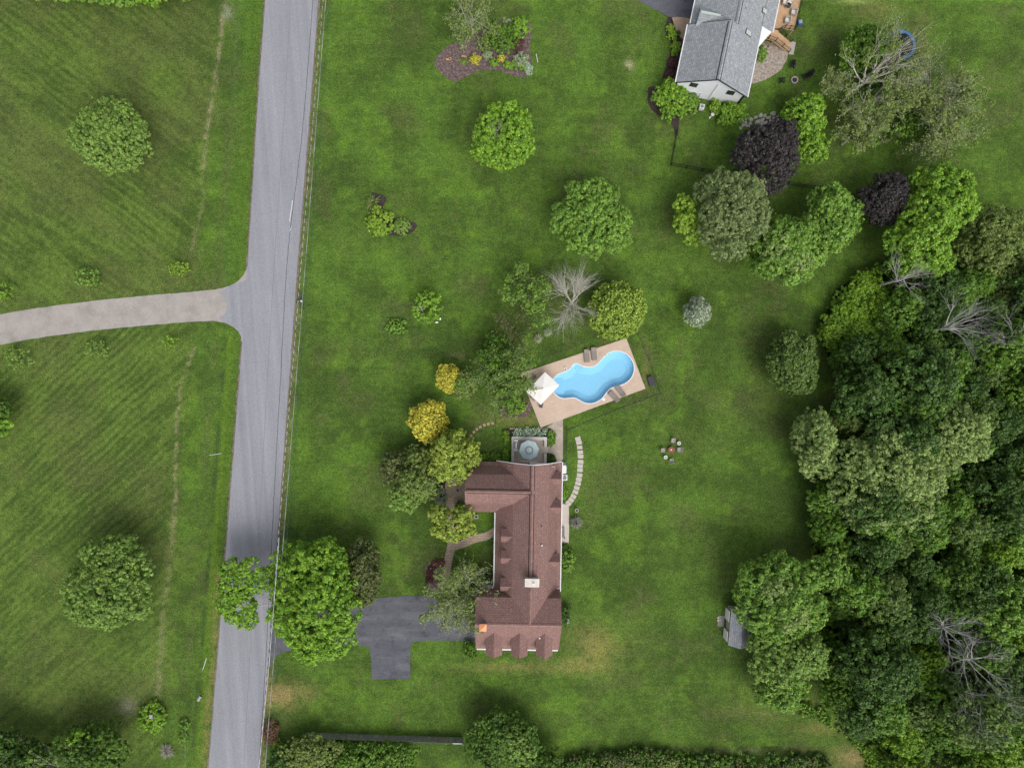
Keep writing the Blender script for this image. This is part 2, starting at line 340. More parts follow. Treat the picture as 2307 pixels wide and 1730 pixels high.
WOOD = [(1985, 600), (1935, 620), (1880, 655), (1850, 740), (1860, 790), (1885, 850), (1905, 930), (1880, 1000), (1845, 1090), (1825, 1190), (1838, 1300), (1835, 1400), (1850, 1530), (1885, 1600), (1940, 1640), (1990, 1660), (1985, 1760), (2420, 1760), (2420, 560), (2250, 560), (2130, 590)]
def inpoly(x, y, poly):
    r = np.zeros(x.shape, bool); n = len(poly)
    for i in range(n):
        x0, y0 = poly[i]; x1, y1 = poly[(i + 1) % n]
        c_ = ((y0 > y) != (y1 > y)) & (x < (x1 - x0) * (y - y0) / (y1 - y0 + 1e-9) + x0)
        r ^= c_
    return r
def polydist(x, y, line):
    d = np.full(x.shape, 1e9)
    for (x0, y0), (x1, y1) in zip(line[:-1], line[1:]):
        t = np.clip(((x - x0) * (x1 - x0) + (y - y0) * (y1 - y0)) / ((x1 - x0) ** 2 + (y1 - y0) ** 2), 0, 1)
        d = np.minimum(d, np.hypot(x - x0 - t * (x1 - x0), y - y0 - t * (y1 - y0)))
    return d
def build_ground():
    ext = [12, 30, 80, 250, 900, 2500]
    ax = np.arange(-82, 82.01, 0.25); ay = np.arange(-62, 62.01, 0.25)
    ax = np.concatenate([[-82 - e for e in ext[::-1]], ax, [82 + e for e in ext]])
    ay = np.concatenate([[-62 - e for e in ext[::-1]], ay, [62 + e for e in ext]])
    X, Y = np.meshgrid(ax, ay, indexing='ij'); nx, ny = X.shape
    px = X / S + CX; py = CY - Y / S
    def C(r, g, b_): return np.array([r, g, b_])
    n1 = vnoise(px, py, 150, 1); n2 = vnoise(px, py, 60, 2, octv=4); n3 = vnoise(px, py, 18, 3, octv=3); n4 = vnoise(px, py, 90, 9, octv=4)
    n5 = vnoise(px, py, 26, 41, ang=0.15, stretch=4)
    t = np.clip(0.5 + 1.7 * (n2 - 0.5) + 0.9 * (n1 - 0.5) + 0.8 * (n3 - 0.5) + 0.7 * (n5 - 0.5), 0, 1)[..., None]
    col = C(0.060, 0.092, 0.020) * (1 - t) + C(0.098, 0.158, 0.027) * t
    sw = 0.5 + 0.5 * np.sin(2 * PI * (py * math.cos(.03) + px * math.sin(.03) + 26 * n1) / 15.0); sw = (sw - .5) * sstep(.4, .65, vnoise(px, py, 110, 71, octv=2))
    col = col * (1 + 0.10 * sw)[..., None]
    br = sstep(0.52, 0.78, n4 + 0.25 * (n3 - 0.5))[..., None]
    col = col * (1 - 0.48 * br) + C(0.100, 0.098, 0.040) * 0.48 * br; lm = sstep(.58, .78, vnoise(px, py, 48, 83, octv=3))[..., None]; col = col * (1 - .5 * lm) + C(0.125, 0.205, 0.026) * .5 * lm
    # meadow west of the road: mown streaks
    xl = np.interp(py, [p[1] for p in ROAD_L], [p[0] for p in ROAD_L]); xr = np.interp(py, [p[1] for p in ROAD_R], [p[0] for p in ROAD_R])
    west = sstep(0, -40, px - xl + 90)
    sa = vnoise(px, py, 9, 5, ang=math.radians(38), stretch=9, octv=2); sb = vnoise(px, py, 9, 6, ang=math.radians(-42), stretch=9, octv=2)
    st = np.where(py < 700, sa, sb); st2 = np.where(py < 700, vnoise(px, py, 26, 7, ang=math.radians(33), stretch=6, octv=2), vnoise(px, py, 26, 8, ang=math.radians(-40), stretch=6, octv=2))
    n6 = vnoise(px, py, 7, 61, octv=3); k = np.clip(0.5 + 1.15 * (st - 0.5) + 0.7 * (st2 - 0.5) + 1.1 * (n2 - 0.5) + 1.0 * (n6 - 0.5), 0, 1)[..., None]
    ang = np.where(py < 700, math.radians(38), math.radians(-42)); vv = -px * np.sin(ang) + py * np.cos(ang); stp = np.sin(2 * PI * (vv + 14 * n2) / 15.0); amp_ = sstep(.35, .7, vnoise(px, py, 130, 73, octv=2)) * sstep(440, 260, px) * sstep(1420, 1200, py) + .2
    k = np.clip(k + (0.34 * stp * amp_)[..., None], 0, 1); wcol = C(0.058, 0.088, 0.020) * (1 - k) + C(0.120, 0.165, 0.034) * k
    bb = sstep(0.42, 0.66, 0.5 * n1 + 0.5 * n4)[..., None]; wcol = wcol * (1 - 0.38 * bb) + C(0.112, 0.106, 0.044) * 0.38 * bb
    w = west[..., None]; col = col * (1 - w) + wcol * w
    def blend(mask, c_, s_=1.0):
        nonlocal col
        mm = np.clip(mask * s_, 0, 1)[..., None]; col = col * (1 - mm) + c_ * mm
    # strips beside the road
    d = xl - px; wig = 6 * (n3 - 0.5)
    along = vnoise(px, py, 14, 12, ang=math.radians(94), stretch=6, octv=3)
    vw = sstep(70, 40, d) * (d > 0)
    blend(vw * sstep(0.35, 0.6, along), C(0.078, 0.135, 0.022), 0.7)
    blend(np.exp(-((d - 38 + wig) / 5) ** 2) * sstep(0.42, 0.62, vnoise(px, py, 10, 91, ang=math.radians(94), stretch=3, octv=3)) * (py > 760), C(0.045, 0.060, 0.026), 0.75); blend(np.exp(-((d - 26) / 6) ** 2) * (py > 760), C(0.120, 0.185, 0.022), 0.75); blend(np.exp(-((d - 62) / 14) ** 2) * sstep(.4, .7, along), C(0.10, 0.105, 0.04), 0.45)
    blend(np.exp(-((d - 58 + wig) / 6) ** 2) * (py < 600) * sstep(.4, .6, vnoise(px, py, 9, 92, octv=3)), C(0.090, 0.130, 0.038), 0.6)
    blend(np.exp(-((d - 20) / 12) ** 2) * (d > 0), C(0.088, 0.138, 0.020), 0.5)
    blend(np.exp(-(d / 6) ** 2) * (d > -4), C(0.10, 0.085, 0.05), 0.6)
    blend(np.exp(-((d - 12) / 8) ** 2) * (py > 1270) * sstep(0.3, 0.55, n3), C(0.20, 0.17, 0.06), 0.75)
    for ln, wd, s_ in (([(507, -10), (500, 60), (486, 170), (478, 230), (466, 290), (458, 390)], 5, 0.9), ([(458, 390), (455, 480), (430, 565)], 5, 0.35), ([(437, 785), (420, 830), (405, 880), (398, 960)], 4, 0.8), ([(398, 960), (394, 1060), (398, 1130)], 4, 0.75), ([(394, 1130), (388, 1210), (378, 1290), (367, 1380), (362, 1480), (355, 1560)], 7, 0.55)):
        dd = polydist(px + 8 * (n3 - 0.5), py, ln); mk = np.exp(-(dd / wd) ** 2) * sstep(0.28, 0.62, vnoise(px, py, 9, 21, octv=3))
        blend(mk, C(0.26, 0.22, 0.12), s_)
    e = px - xr
    blend(np.exp(-((e - 8) / 7) ** 2) * (e > 0), C(0.125, 0.115, 0.055), 0.55)
    blend(np.exp(-((e - 9) / 6) ** 2) * (e > 0) * sstep(0.5, 0.7, vnoise(px, py, 7, 31, octv=2)), C(0.26, 0.22, 0.12), 0.55)
    blend(np.exp(-((e - 24) / 6) ** 2), C(0.050, 0.092, 0.026), 0.4)
    # worn and dry places
    for x, y, rx, ry, c_, s_ in ((632, 1568, 46, 26, C(0.27, 0.19, 0.085), 0.85), (690, 1560, 30, 18, C(0.22, 0.18, 0.07), 0.4), (1345, 1455, 45, 42, C(0.25, 0.21, 0.07), 0.6), (1300, 1500, 60, 16, C(0.25, 0.20, 0.07), 0.6), (1140, 1502, 110, 13, C(0.20, 0.17, 0.06), 0.5), (1165, 943, 60, 16, C(0.21, 0.17, 0.07), 0.7),
                                (1417, 147, 10, 12, C(0.34, 0.30, 0.17), 0.75), (285, 1590, 22, 20, C(0.24, 0.21, 0.15), 0.6), (1925, 1705, 45, 25, C(0.24, 0.18, 0.08), 0.8), (1860, 1640, 70, 14, C(0.20, 0.17, 0.06), 0.5), (1970, 20, 60, 34, C(0.17, 0.16, 0.055), 0.5), (2080, 90, 16, 60, C(0.15, 0.15, 0.05), 0.5), (512, 30, 12, 16, C(0.3, 0.28, 0.2), 0.6),
                                (1920, 5, 40, 6, C(0.26, 0.30, 0.09), 0.7), (1455, 830, 8, 60, C(0.17, 0.15, 0.06), 0.45), (1080, 440, 6, 9, C(0.14, 0.24, 0.03), 0.8), (905, 720, 60, 30, C(0.045, 0.09, 0.02), 0.2), (1030, 800, 20, 8, C(0.2, 0.16, 0.09), 0.35), (1690, 1605, 80, 14, C(0.17, 0.14, 0.06), 0.3), (1650, 1690, 200, 7, C(0.16, 0.14, 0.08), 0.4), (1760, 1560, 90, 40, C(0.15, 0.16, 0.05), 0.35)):
        q = ((px - x) / rx) ** 2 + ((py - y) / ry) ** 2
        blend(np.exp(-q * 0.9) * sstep(0.22, 0.62, vnoise(px, py, 9, 50, octv=3) + 0.25 * np.exp(-q)), c_, s_ * 1.25)
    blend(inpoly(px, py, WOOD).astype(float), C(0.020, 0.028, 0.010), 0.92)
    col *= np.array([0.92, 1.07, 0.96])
    idx = np.arange(nx * ny).reshape(nx, ny)
    F = np.stack([idx[:-1, :-1], idx[1:, :-1], idx[1:, 1:], idx[:-1, 1:]], -1).reshape(-1, 4)
    cx_ = (px[:-1, :-1] + px[1:, 1:]) / 2; cy_ = (py[:-1, :-1] + py[1:, 1:]) / 2
    hole = inpoly(cx_, cy_, [(1195, 842), (1408, 770), (1447, 872), (1222, 955)]).reshape(-1)
    F = F[~hole]
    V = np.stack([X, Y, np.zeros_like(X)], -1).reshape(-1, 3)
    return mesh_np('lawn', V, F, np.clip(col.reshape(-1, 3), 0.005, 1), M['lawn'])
def mesh_np(name, V, F, tone, mat, parent=None, smooth=False):
    me = bpy.data.meshes.new(name); nv, nf = len(V), len(F); k = F.shape[1]
    me.vertices.add(nv); me.vertices.foreach_set('co', V.astype(np.float32).ravel())
    me.loops.add(nf * k); me.loops.foreach_set('vertex_index', F.astype(np.int32).ravel())
    me.polygons.add(nf); me.polygons.foreach_set('loop_start', np.arange(0, nf * k, k, dtype=np.int32))
    if smooth: me.polygons.foreach_set('use_smooth', np.ones(nf, bool))
    me.update(calc_edges=True)
    if tone is not None:
        at_ = me.color_attributes.new('tone', 'FLOAT_COLOR', 'POINT')
        at_.data.foreach_set('color', np.concatenate([tone, np.ones((nv, 1))], 1).astype(np.float32).ravel())
    me.materials.append(mat)
    o_ = bpy.data.objects.new(name, me); COL.objects.link(o_)
    if parent: o_.parent = parent
    return o_
tag(build_ground(), 'mown green lawn and meadow covering the whole property', None, None, 'structure')

def sheet(name, pts, z, mat, z0=-0.05, kind='structure', world=False, label=None, cat=None, group=None):
    pl = pts if world else poly_px(pts)
    return MB().prism(pl, z0, z).build(name, mat, kind=kind, label=label, cat=cat, group=group)
# road and drives
road_poly = ROAD_L + ROAD_R[::-1]
sheet('road_verge', jag(poly_px([(x - 3, y) for x, y in ROAD_L] + [(x + 3.5, y) for x, y in ROAD_R[::-1]]), 0.14, 3, 0.45), 0.015, M['verge'], world=True)
sheet('road', jag(poly_px(road_poly), 0.035, 4, 0.8), 0.04, M['road'], world=True)
def seam(line, w, z, mat, name='road_seam', seed=1):
    r = random.Random(seed); pts = smooth_poly(line, 40, False)
    c_ = [P(x, y)[:2] for x, y in pts]; c_ = [(x + r.uniform(-.03, .03), y) for x, y in c_]
    return sheet(name, ribbon(c_, w), z, mat, z0=z - 0.002, world=True)
seam([(706, -60), (705, 0), (681, 300), (649, 570), (632, 860), (615, 1170), (598, 1500), (572, 1900)], 0.06, 0.044, M['seam_shadow'], seed=2)
seam([(661, -60), (655, 0), (641, 250), (618, 600), (602, 860), (585, 1170), (565, 1450), (540, 1900)], 0.05, 0.044, M['midgrey'], seed=3)
seam([(640, 1180), (621, 1330), (606, 1500), (592, 1640)], 0.05, 0.044, M['midgrey'], seed=5)
seam([(659, 452), (657, 470), (654, 488), (653, 500)], 0.08, 0.046, M['white'], 'painted_survey_mark', 6)
seam([(660, 508), (656, 514), (653, 521)], 0.09, 0.046, M['white'], 'painted_survey_mark', 7)
GD = smooth_poly([(-160, 740), (0, 708), (145, 686), (300, 669), (448, 656), (505, 648), (540, 630), (557, 604)], 6, False) + [(575, 604), (560, 775)] + smooth_poly([(546, 772), (540, 752), (524, 736), (500, 726), (452, 724), (300, 736), (145, 753), (0, 777), (-160, 812)], 6, False)
sheet('gravel_drive', jag(poly_px(GD), 0.05, 7, 0.6), 0.03, M['gravel'], world=True)
sheet('driveway_apron', smooth_poly([(505, 652), (545, 635), (560, 640), (553, 755), (530, 738), (500, 722), (488, 690)], 5), 0.034, M['road'])
sheet('gravel_patch', smooth_poly([(478, 668), (500, 665), (511, 680), (508, 705), (492, 716), (478, 712), (472, 690)], 5), 0.037, M['gravel'])
DW = smooth_poly([(612, 1362), (640, 1372), (700, 1372), (780, 1352), (847, 1347), (951, 1341), (1010, 1352), (1078, 1362)], 5, False) + smooth_poly([(1078, 1443), (1002, 1442), (950, 1443), (930, 1447), (924, 1458)], 5, False) + [(924, 1528), (838, 1530)] + smooth_poly([(834, 1464), (826, 1455), (763, 1453), (700, 1456), (648, 1466), (622, 1478), (607, 1502)], 5, False) + [(603, 1510)]
sheet('driveway', jag(poly_px(DW), 0.055, 8, 0.5), 0.045, M['asphalt_new'], world=True)
sheet('neighbour_driveway', [(1340, -60), (1433, 0), (1505, 38), (1554, 47), (1575, -10), (1600, -100), (1360, -120)], 0.04, M['asphalt_new'])
sheet('brick_walk_patio', smooth_poly([(1514, 41), (1560, 47), (1562, 92), (1542, 92), (1530, 80), (1521, 64)], 4), 0.05, M['brick_patio'])
sheet('gravel_patio', smooth_poly([(1712, 95), (1740, 96), (1778, 108), (1776, 118), (1772, 136), (1765, 147), (1760, 157), (1744, 169), (1720, 182), (1690, 190), (1680, 180), (1695, 120)], 4), 0.03, M['pea'])
# pool
DECK = [(1411, 762), (1454, 875.4), (1218, 963), (1171, 842)]
poolW = [P(x, y)[:2] for x, y in smooth_poly(POOL, 3)]
pcx = sum(p[0] for p in poolW) / len(poolW); pcy = sum(p[1] for p in poolW) / len(poolW)
def offs(poly, d):
    out = []; n = len(poly)
    area = sum(poly[i][0] * poly[(i + 1) % n][1] - poly[(i + 1) % n][0] * poly[i][1] for i in range(n))
    sg = 1 if area > 0 else -1
    for i in range(n):
        a, b_ = poly[i - 1], poly[(i + 1) % n]; t = Vector((b_[0] - a[0], b_[1] - a[1])).normalized()
        out.append((poly[i][0] + t.y * d * sg, poly[i][1] - t.x * d * sg))
    return out
def holed(outer, inner, z, z0):
    mb = MB(); vs = [(p[0], p[1], z) for p in outer] + [(p[0], p[1], z) for p in inner]
    tri = tessellate_polygon([[Vector((*p, 0)) for p in outer], [Vector((*p, 0)) for p in inner]])
    mb.add(vs, [tuple(t) for t in tri]); n = len(outer)
    mb.add([(p[0], p[1], z) for p in outer] + [(p[0], p[1], z0) for p in outer], [(i, (i + 1) % n, (i + 1) % n + n, i + n) for i in range(n)])
    return mb
o = holed(poly_px(DECK), offs(poolW, 0.10), 0.06, -0.3).build('pool_deck', M['pool_deck'], kind='structure')
# rotate deck pattern to the deck's own direction
uvl = o.data.uv_layers[0].data; ca, sa = math.cos(0.35), math.sin(0.35)
for l in uvl: x, y = l.uv; l.uv = (x * ca + y * sa, -x * sa + y * ca)
sheet('walkway', smooth_poly([(1268, 940), (1268.5, 985), (1268, 1033)], 3, False) + smooth_poly([(1262, 1042), (1254, 1040), (1251, 1027), (1243, 1021), (1235, 1020), (1235, 1004), (1245, 1002), (1251, 993), (1250, 979), (1243, 967), (1232, 962)], 4, False), 0.05, M['walk'])
pool = thing('swimming_pool', 'blue free-form swimming pool set in a tan deck', 'swimming pool', (pcx, pcy, 0))
loc_ = lambda pl: [(p[0] - pcx, p[1] - pcy) for p in pl]
n = len(poolW)
def loft(rings):
    mb = MB(); k = len(rings[0][0])
    for (a, za), (b_, zb) in zip(rings[:-1], rings[1:]):
        mb.add([(p[0], p[1], za) for p in a] + [(p[0], p[1], zb) for p in b_], [(i, (i + 1) % k, (i + 1) % k + k, i + k) for i in range(k)])
    mb.add([(p[0], p[1], rings[-1][1]) for p in rings[-1][0]], [tuple(range(k))]); return mb
loft([(loc_(poolW), 0.03), (loc_(offs(poolW, -0.04)), -0.45), (loc_(offs(poolW, -0.5)), -0.80), (loc_(offs(poolW, -1.1)), -1.0)]).build('basin', M['liner'], pool, smooth=True)
q = loc_(poolW); qo = loc_(offs(poolW, 0.13)); mb = MB()
mb.add([(p[0], p[1], 0.075) for p in q] + [(p[0], p[1], 0.09) for p in qo] + [(p[0], p[1], 0.0) for p in q] + [(p[0], p[1], 0.0) for p in qo],
       [(i, (i + 1) % n, (i + 1) % n + n, i + n) for i in range(n)] + [(i, (i + 1) % n, (i + 1) % n + 2 * n, i + 2 * n) for i in range(n)] + [(i + n, (i + 1) % n + n, (i + 1) % n + 3 * n, i + 3 * n) for i in range(n)])
mb.build('coping', M['white'], pool)
MB().add([(p[0], p[1], -0.08) for p in q], [tuple(range(n))]).build('water_surface', M['water'], pool)
# steps at the shallow end, deeper basin floor at the far end
mb = MB()
for i, r_ in enumerate((1.0, 1.5, 2.0)):
    c_ = P(1246, 873)[:2]
    mb.cyl((c_[0] - pcx, c_[1] - pcy), r_, -0.99, -0.35 - 0.2 * i, 24)
mb.build('steps', M['liner'], pool)

# ------------------------------------------------------------------ foliage and branches
STY = {  # dark tone, light tone, clump radius, leaf length
 'bright': ((0.070, 0.150, 0.009), (0.270, 0.428, 0.032), 0.50, 0.40),
 'mid': ((0.065, 0.125, 0.017), (0.250, 0.367, 0.065), 0.48, 0.38),
 'field': ((0.070, 0.120, 0.024), (0.260, 0.357, 0.086), 0.44, 0.34),
 'lime': ((0.100, 0.180, 0.012), (0.350, 0.470, 0.060), 0.42, 0.34),
 'limeyellow': ((0.110, 0.150, 0.018), (0.420, 0.470, 0.085), 0.45, 0.36),
 'olive': ((0.075, 0.105, 0.024), (0.270, 0.326, 0.086), 0.42, 0.30),
 'olivegrey': ((0.095, 0.120, 0.045), (0.270, 0.316, 0.130), 0.38, 0.26),
 'pale': ((0.100, 0.145, 0.045), (0.375, 0.450, 0.150), 0.48, 0.34),
 'purple': ((0.023, 0.019, 0.019), (0.092, 0.076, 0.079), 0.42, 0.30),
 'gold': ((0.110, 0.140, 0.018), (0.840, 0.740, 0.150), 0.34, 0.27),
 'goldgreen': ((0.060, 0.095, 0.010), (0.460, 0.560, 0.090), 0.30, 0.27),
 'silver': ((0.110, 0.150, 0.090), (0.500, 0.570, 0.430), 0.28, 0.22),
 'dark': ((0.026, 0.055, 0.009), (0.115, 0.189, 0.032), 0.45, 0.36),
 'deep': ((0.018, 0.040, 0.008), (0.080, 0.138, 0.029), 0.5, 0.38),
 'wood': ((0.032, 0.068, 0.009), (0.145, 0.240, 0.032), 0.5, 0.38),
 'woodlime': ((0.055, 0.115, 0.007), (0.240, 0.367, 0.032), 0.48, 0.36),
 'spruce': ((0.036, 0.070, 0.019), (0.190, 0.255, 0.061), 0.42, 0.32),
 'brownolive': ((0.055, 0.068, 0.021), (0.195, 0.214, 0.068), 0.42, 0.30),
 'red': ((0.100, 0.030, 0.028), (0.280, 0.100, 0.085), 0.3, 0.2),
 'rust': ((0.120, 0.060, 0.040), (0.340, 0.180, 0.110), 0.35, 0.25),
 'varieg': ((0.090, 0.160, 0.070), (0.600, 0.680, 0.420), 0.3, 0.24),
 'hosta': ((0.110, 0.240, 0.150), (0.700, 0.820, 0.620), 0.28, 0.26),
 'burgundy': ((0.060, 0.018, 0.024), (0.200, 0.075, 0.085), 0.3, 0.2),
 'greyshrub': ((0.120, 0.120, 0.090), (0.280, 0.280, 0.230), 0.3, 0.2),
}
def leaves_arrays(rng, lobes, sty, dens=1.0, csc=1.0, per=24, zmin=-0.25, flat=0.55, upb=0.55):
    cd, cl, cr, lf = STY[sty]; cr *= csc * 0.84; lf *= (0.5 + 0.5 * csc) * 0.84; cd, cl = np.array(cd), np.array(cl)
    CC, NN, TT, RR = [], [], [], []
    for (x, y, z, rx, ry, rz) in lobes:
        area = 2 * PI * ((rx * ry + rx * rz + ry * rz) / 3) * (1 - zmin)
        n_ = max(3, int(dens * area / (cr * cr * 2.1)))
        d = rng.normal(size=(n_ * 4, 3)); d /= np.linalg.norm(d, axis=1)[:, None]; d = d[d[:, 2] > zmin][:n_]; n_ = len(d)
        wob = 1 + 0.16 * np.sin(d[:, 0] * 5.3 + x * 3) * np.cos(d[:, 1] * 4.7 + y * 2) + 0.10 * np.sin(d[:, 2] * 9 + d[:, 0] * 7)
        k = (0.96 - np.abs(rng.normal(0, 0.09, n_))) * wob
        k = np.where(rng.rand(n_) < 0.12, k * rng.uniform(0.55, 0.9, n_), k); k = np.where(rng.rand(n_) < 0.06, k * 1.12, k)
        CC.append(np.stack([x + d[:, 0] * rx * k, y + d[:, 1] * ry * k, z + d[:, 2] * rz * k], 1)); NN.append(d)
        TT.append(np.clip(rng.normal(0.5, 0.2, n_), 0, 1)); RR.append(np.full(n_, min(1.0, 0.35 + 0.5 * min(rx, ry))))
    CC, NN, TT, RR = map(np.concatenate, (CC, NN, TT, RR))
    n_ = len(CC); sz = cr * rng.uniform(0.6, 1.35, n_)[:, None] * RR[:, None]
    nn = NN[:, None, :]; off = rng.normal(0, 0.62, (n_, per, 3)) + nn * 0.5 + np.array([0, 0, 0.25])
    off /= np.linalg.norm(off, axis=-1, keepdims=True); off = off * rng.uniform(0.45, 1.0, (n_, per, 1))
    p = CC[:, None, :] + off * sz[:, None, :]
    nr = off * 0.9 + np.array([0, 0, upb * 0.6]) + rng.normal(0, 0.33, p.shape)
    nr /= np.linalg.norm(nr, axis=-1, keepdims=True)
    rd = rng.normal(size=p.shape) + off * 1.2; a = rd - nr * (rd * nr).sum(-1, keepdims=True); a /= np.linalg.norm(a, axis=-1, keepdims=True) + 1e-9
    b_ = np.cross(nr, a); L = lf * rng.uniform(0.6, 1.25, p.shape[:2])[..., None]
    p = p.reshape(-1, 3); a = (a * L).reshape(-1, 3) * 0.5; b_ = (b_ * L).reshape(-1, 3) * 0.30; nr = nr.reshape(-1, 3)
    V = np.stack([p - a, p - b_ - a * 0.15, p + a - nr * L.reshape(-1, 1) * 0.12, p + b_ - a * 0.15], 1)
    t = np.clip(TT[:, None] + rng.normal(0, 0.22, (n_, per)), 0, 1).reshape(-1, 1)
    col = cd * (1 - t) + cl * t; col *= 1 + rng.normal(0, 0.06, col.shape)
    return V, np.clip(col * GAIN.get(sty, GAIN['*']), 0.003, 1)
GAIN = {'*': np.array([1.0, 1.0, 1.0])}
for _k in ('bright', 'mid', 'field', 'dark', 'deep', 'wood', 'woodlime', 'spruce'): GAIN[_k] = np.array([1.0, 1.12, 1.0])
for _k in ('olive', 'olivegrey', 'brownolive', 'limeyellow', 'lime', 'pale'): GAIN[_k] = np.array([1.0, 1.10, 1.0])
for _k in ('deep', 'dark', 'wood'): GAIN[_k] = np.array([1.30, 1.50, 1.0])
GAIN['bright'] = np.array([1.18, 1.28, 1.5]); GAIN['mid'] = np.array([1.18, 1.36, 1.1]); GAIN['field'] = np.array([1.22, 1.36, 1.1])
GAIN['gold'] = np.array([1.25, 1.25, .8]); GAIN['goldgreen'] = np.array([1.15, 1.28, 1.2]); GAIN['silver'] = np.array([1.2, 1.2, 1.15]); GAIN['woodlime'] = np.array([1.2, 1.32, 1.0]); GAIN['spruce'] = np.array([1.1, 1.25, 1.0])
for _k in ('limeyellow', 'lime', 'pale', 'olivegrey', 'olive'): GAIN[_k] = np.array([1.14, 1.26, 1.1])
def leaf_mesh(name, rng, parts, parent=None):
    Vs, Cs = [], []
    for pr in parts:
        V, c_ = leaves_arrays(rng, *pr[:2], **(pr[2] if len(pr) > 2 else {})); Vs.append(V); Cs.append(c_)
    V = np.concatenate(Vs); c_ = np.concatenate(Cs); n_ = len(V)
    return mesh_np(name, V.reshape(-1, 3), np.arange(n_ * 4).reshape(n_, 4), np.repeat(c_, 4, axis=0), M['leaf'], parent)
def grow(rng, segs, p, d, L, r, lvl, maxl, up=0.0, kids=3, wand=0.3, steps=4, spread=0.8):
    d = np.array(d, float); p = np.array(p, float); d /= np.linalg.norm(d)
    for s_ in range(steps):
        d = d + rng.normal(0, wand / 2, 3) + np.array([0, 0, up]) ; d /= np.linalg.norm(d)
        q_ = p + d * L / steps; r1 = r * (0.80 if s_ < steps - 1 else 0.6)
        segs.append((p.copy(), q_.copy(), r, r1)); p = q_; r = r1
        if lvl < maxl and s_ >= (0 if lvl else 1):
            for _ in range(kids if s_ == steps - 1 else max(1, kids - 1)):
                e = d + rng.normal(0, spread, 3); e[2] += up
                grow(rng, segs, p, e, L * rng.uniform(0.45, 0.75), r * 0.66, lvl + 1, maxl, up, kids, wand, max(2, steps - 1), spread)
def seg_mesh(name, segs, mat, parent=None, n_=5):
    A = np.array([s[0] for s in segs]); B = np.array([s[1] for s in segs]); ra = np.array([s[2] for s in segs])[:, None]; rb = np.array([s[3] for s in segs])[:, None]
    d = B - A; d /= np.linalg.norm(d, axis=1)[:, None] + 1e-9
    h_ = np.where(np.abs(d[:, 2:3]) > 0.9, np.array([[1, 0, 0]]), np.array([[0, 0, 1]])); u = np.cross(d, h_); u /= np.linalg.norm(u, axis=1)[:, None]; w = np.cross(d, u)
    V = []
    for P0, rr in ((A, ra), (B, rb)):
        for i in range(n_):
            t = 2 * PI * i / n_; V.append(P0 + u * rr * math.cos(t) + w * rr * math.sin(t))
    V = np.stack(V, 1); k = len(A); base = (np.arange(k) * 2 * n_)[:, None]
    F = np.concatenate([base + np.array([[i, (i + 1) % n_, (i + 1) % n_ + n_, i + n_]]) for i in range(n_)])
    return mesh_np(name, V.reshape(-1, 3), F, None, mat, parent, True)
def autolobes(rng, rx, ry, zc, rz, n_=8, core=0.80, sat=0.42):
    L = [(0, 0, zc, rx * core, ry * core, rz)]
    ph = rng.uniform(0, 6.28)
    for i in range(n_):
        a = ph + 2 * PI * i / n_ + rng.normal(0, 0.18); s_ = sat * rng.uniform(0.6, 1.25); q_ = (1.0 - s_ * 0.85) * rng.uniform(0.88, 1.12)
        L.append((math.cos(a) * rx * q_, math.sin(a) * ry * q_, zc + rz * rng.uniform(-0.35, 0.25), rx * s_, ry * s_, rz * rng.uniform(0.4, 0.55)))
    for i in range(n_ if rx > 1.5 else 0):
        a = rng.uniform(0, 6.28); L.append((math.cos(a) * rx * rng.uniform(.82, 1.0), math.sin(a) * ry * rng.uniform(.82, 1.0), zc + rz * rng.uniform(-.5, .1), rx * rng.uniform(.10, .2), ry * rng.uniform(.10, .2), rz * .22))
    for i in range(max(2, n_ // 2)):
        a = rng.uniform(0, 6.28); q_ = rng.uniform(0.1, 0.5)
        L.append((math.cos(a) * rx * q_, math.sin(a) * ry * q_, zc + rz * rng.uniform(0.45, 0.68), rx * 0.38, ry * 0.38, rz * 0.42))
    return L
def trunk(rng, parent, h, r, mat, spread=0.5, levels=2, reach=1.0, kids=2, R=None):
    segs = [(np.array([0, 0, 0.0]), np.array([0, 0, 0.4]), r * 1.35, r)]
    grow(rng, segs, (0, 0, 0.4), (rng.normal(0, 0.06), rng.normal(0, 0.06), 1), h * 0.85, r, 0, levels, 0.05, kids, 0.16, 4, 0.75 * reach)
    R = R or h * .3
    segs = segs[:1] + [s_ for s_ in segs[1:] if math.hypot(s_[1][0], s_[1][1]) < R * .62 and s_[1][2] < h * .8]
    return seg_mesh('trunk', segs, mat, parent)
def tree(label, px, py, rx, ry, h, sty, name='tree', cat='tree', lobes=None, n=8, core=0.8, sat=0.42, dens=1.0, csc=1.0, bark='bark', group=None, zc=None, rz=None, extra=None, per=24, tr=None):
    """px,py,rx,ry: crown centre and half-sizes as read off the photograph at crown height"""
    rng = np.random.RandomState(int(px * 7 + py * 13) % 99991)
    zc = h * 0.58 if zc is None else zc; rz = h * 0.42 if rz is None else rz
    X, Y, _ = P(px, py, zc); k = (H - zc) / H * S
    root = thing(name, label, cat, (X, Y, 0), 0, group)
    if lobes: L = [(a * k, -b_ * k, zc + dz * h, c_ * k, d_ * k, rz * zz) for a, b_, c_, d_, dz, zz in lobes]
    else: L = autolobes(rng, rx * k, ry * k, zc, rz, n, core, sat)
    parts = [(L, sty, dict(dens=dens, csc=csc, per=per))]
    if extra: parts += [([(a * k, -b_ * k, zc + dz * h, c_ * k, d_ * k, rz * zz) for a, b_, c_, d_, dz, zz in ex[0]], ex[1], dict(dens=dens, csc=csc, per=per)) for ex in extra]
    leaf_mesh('crown', rng, parts, root)
    trunk(rng, root, h, tr or max(0.06, 0.028 * h), M[bark], R=min(rx, ry) * k)
    return root
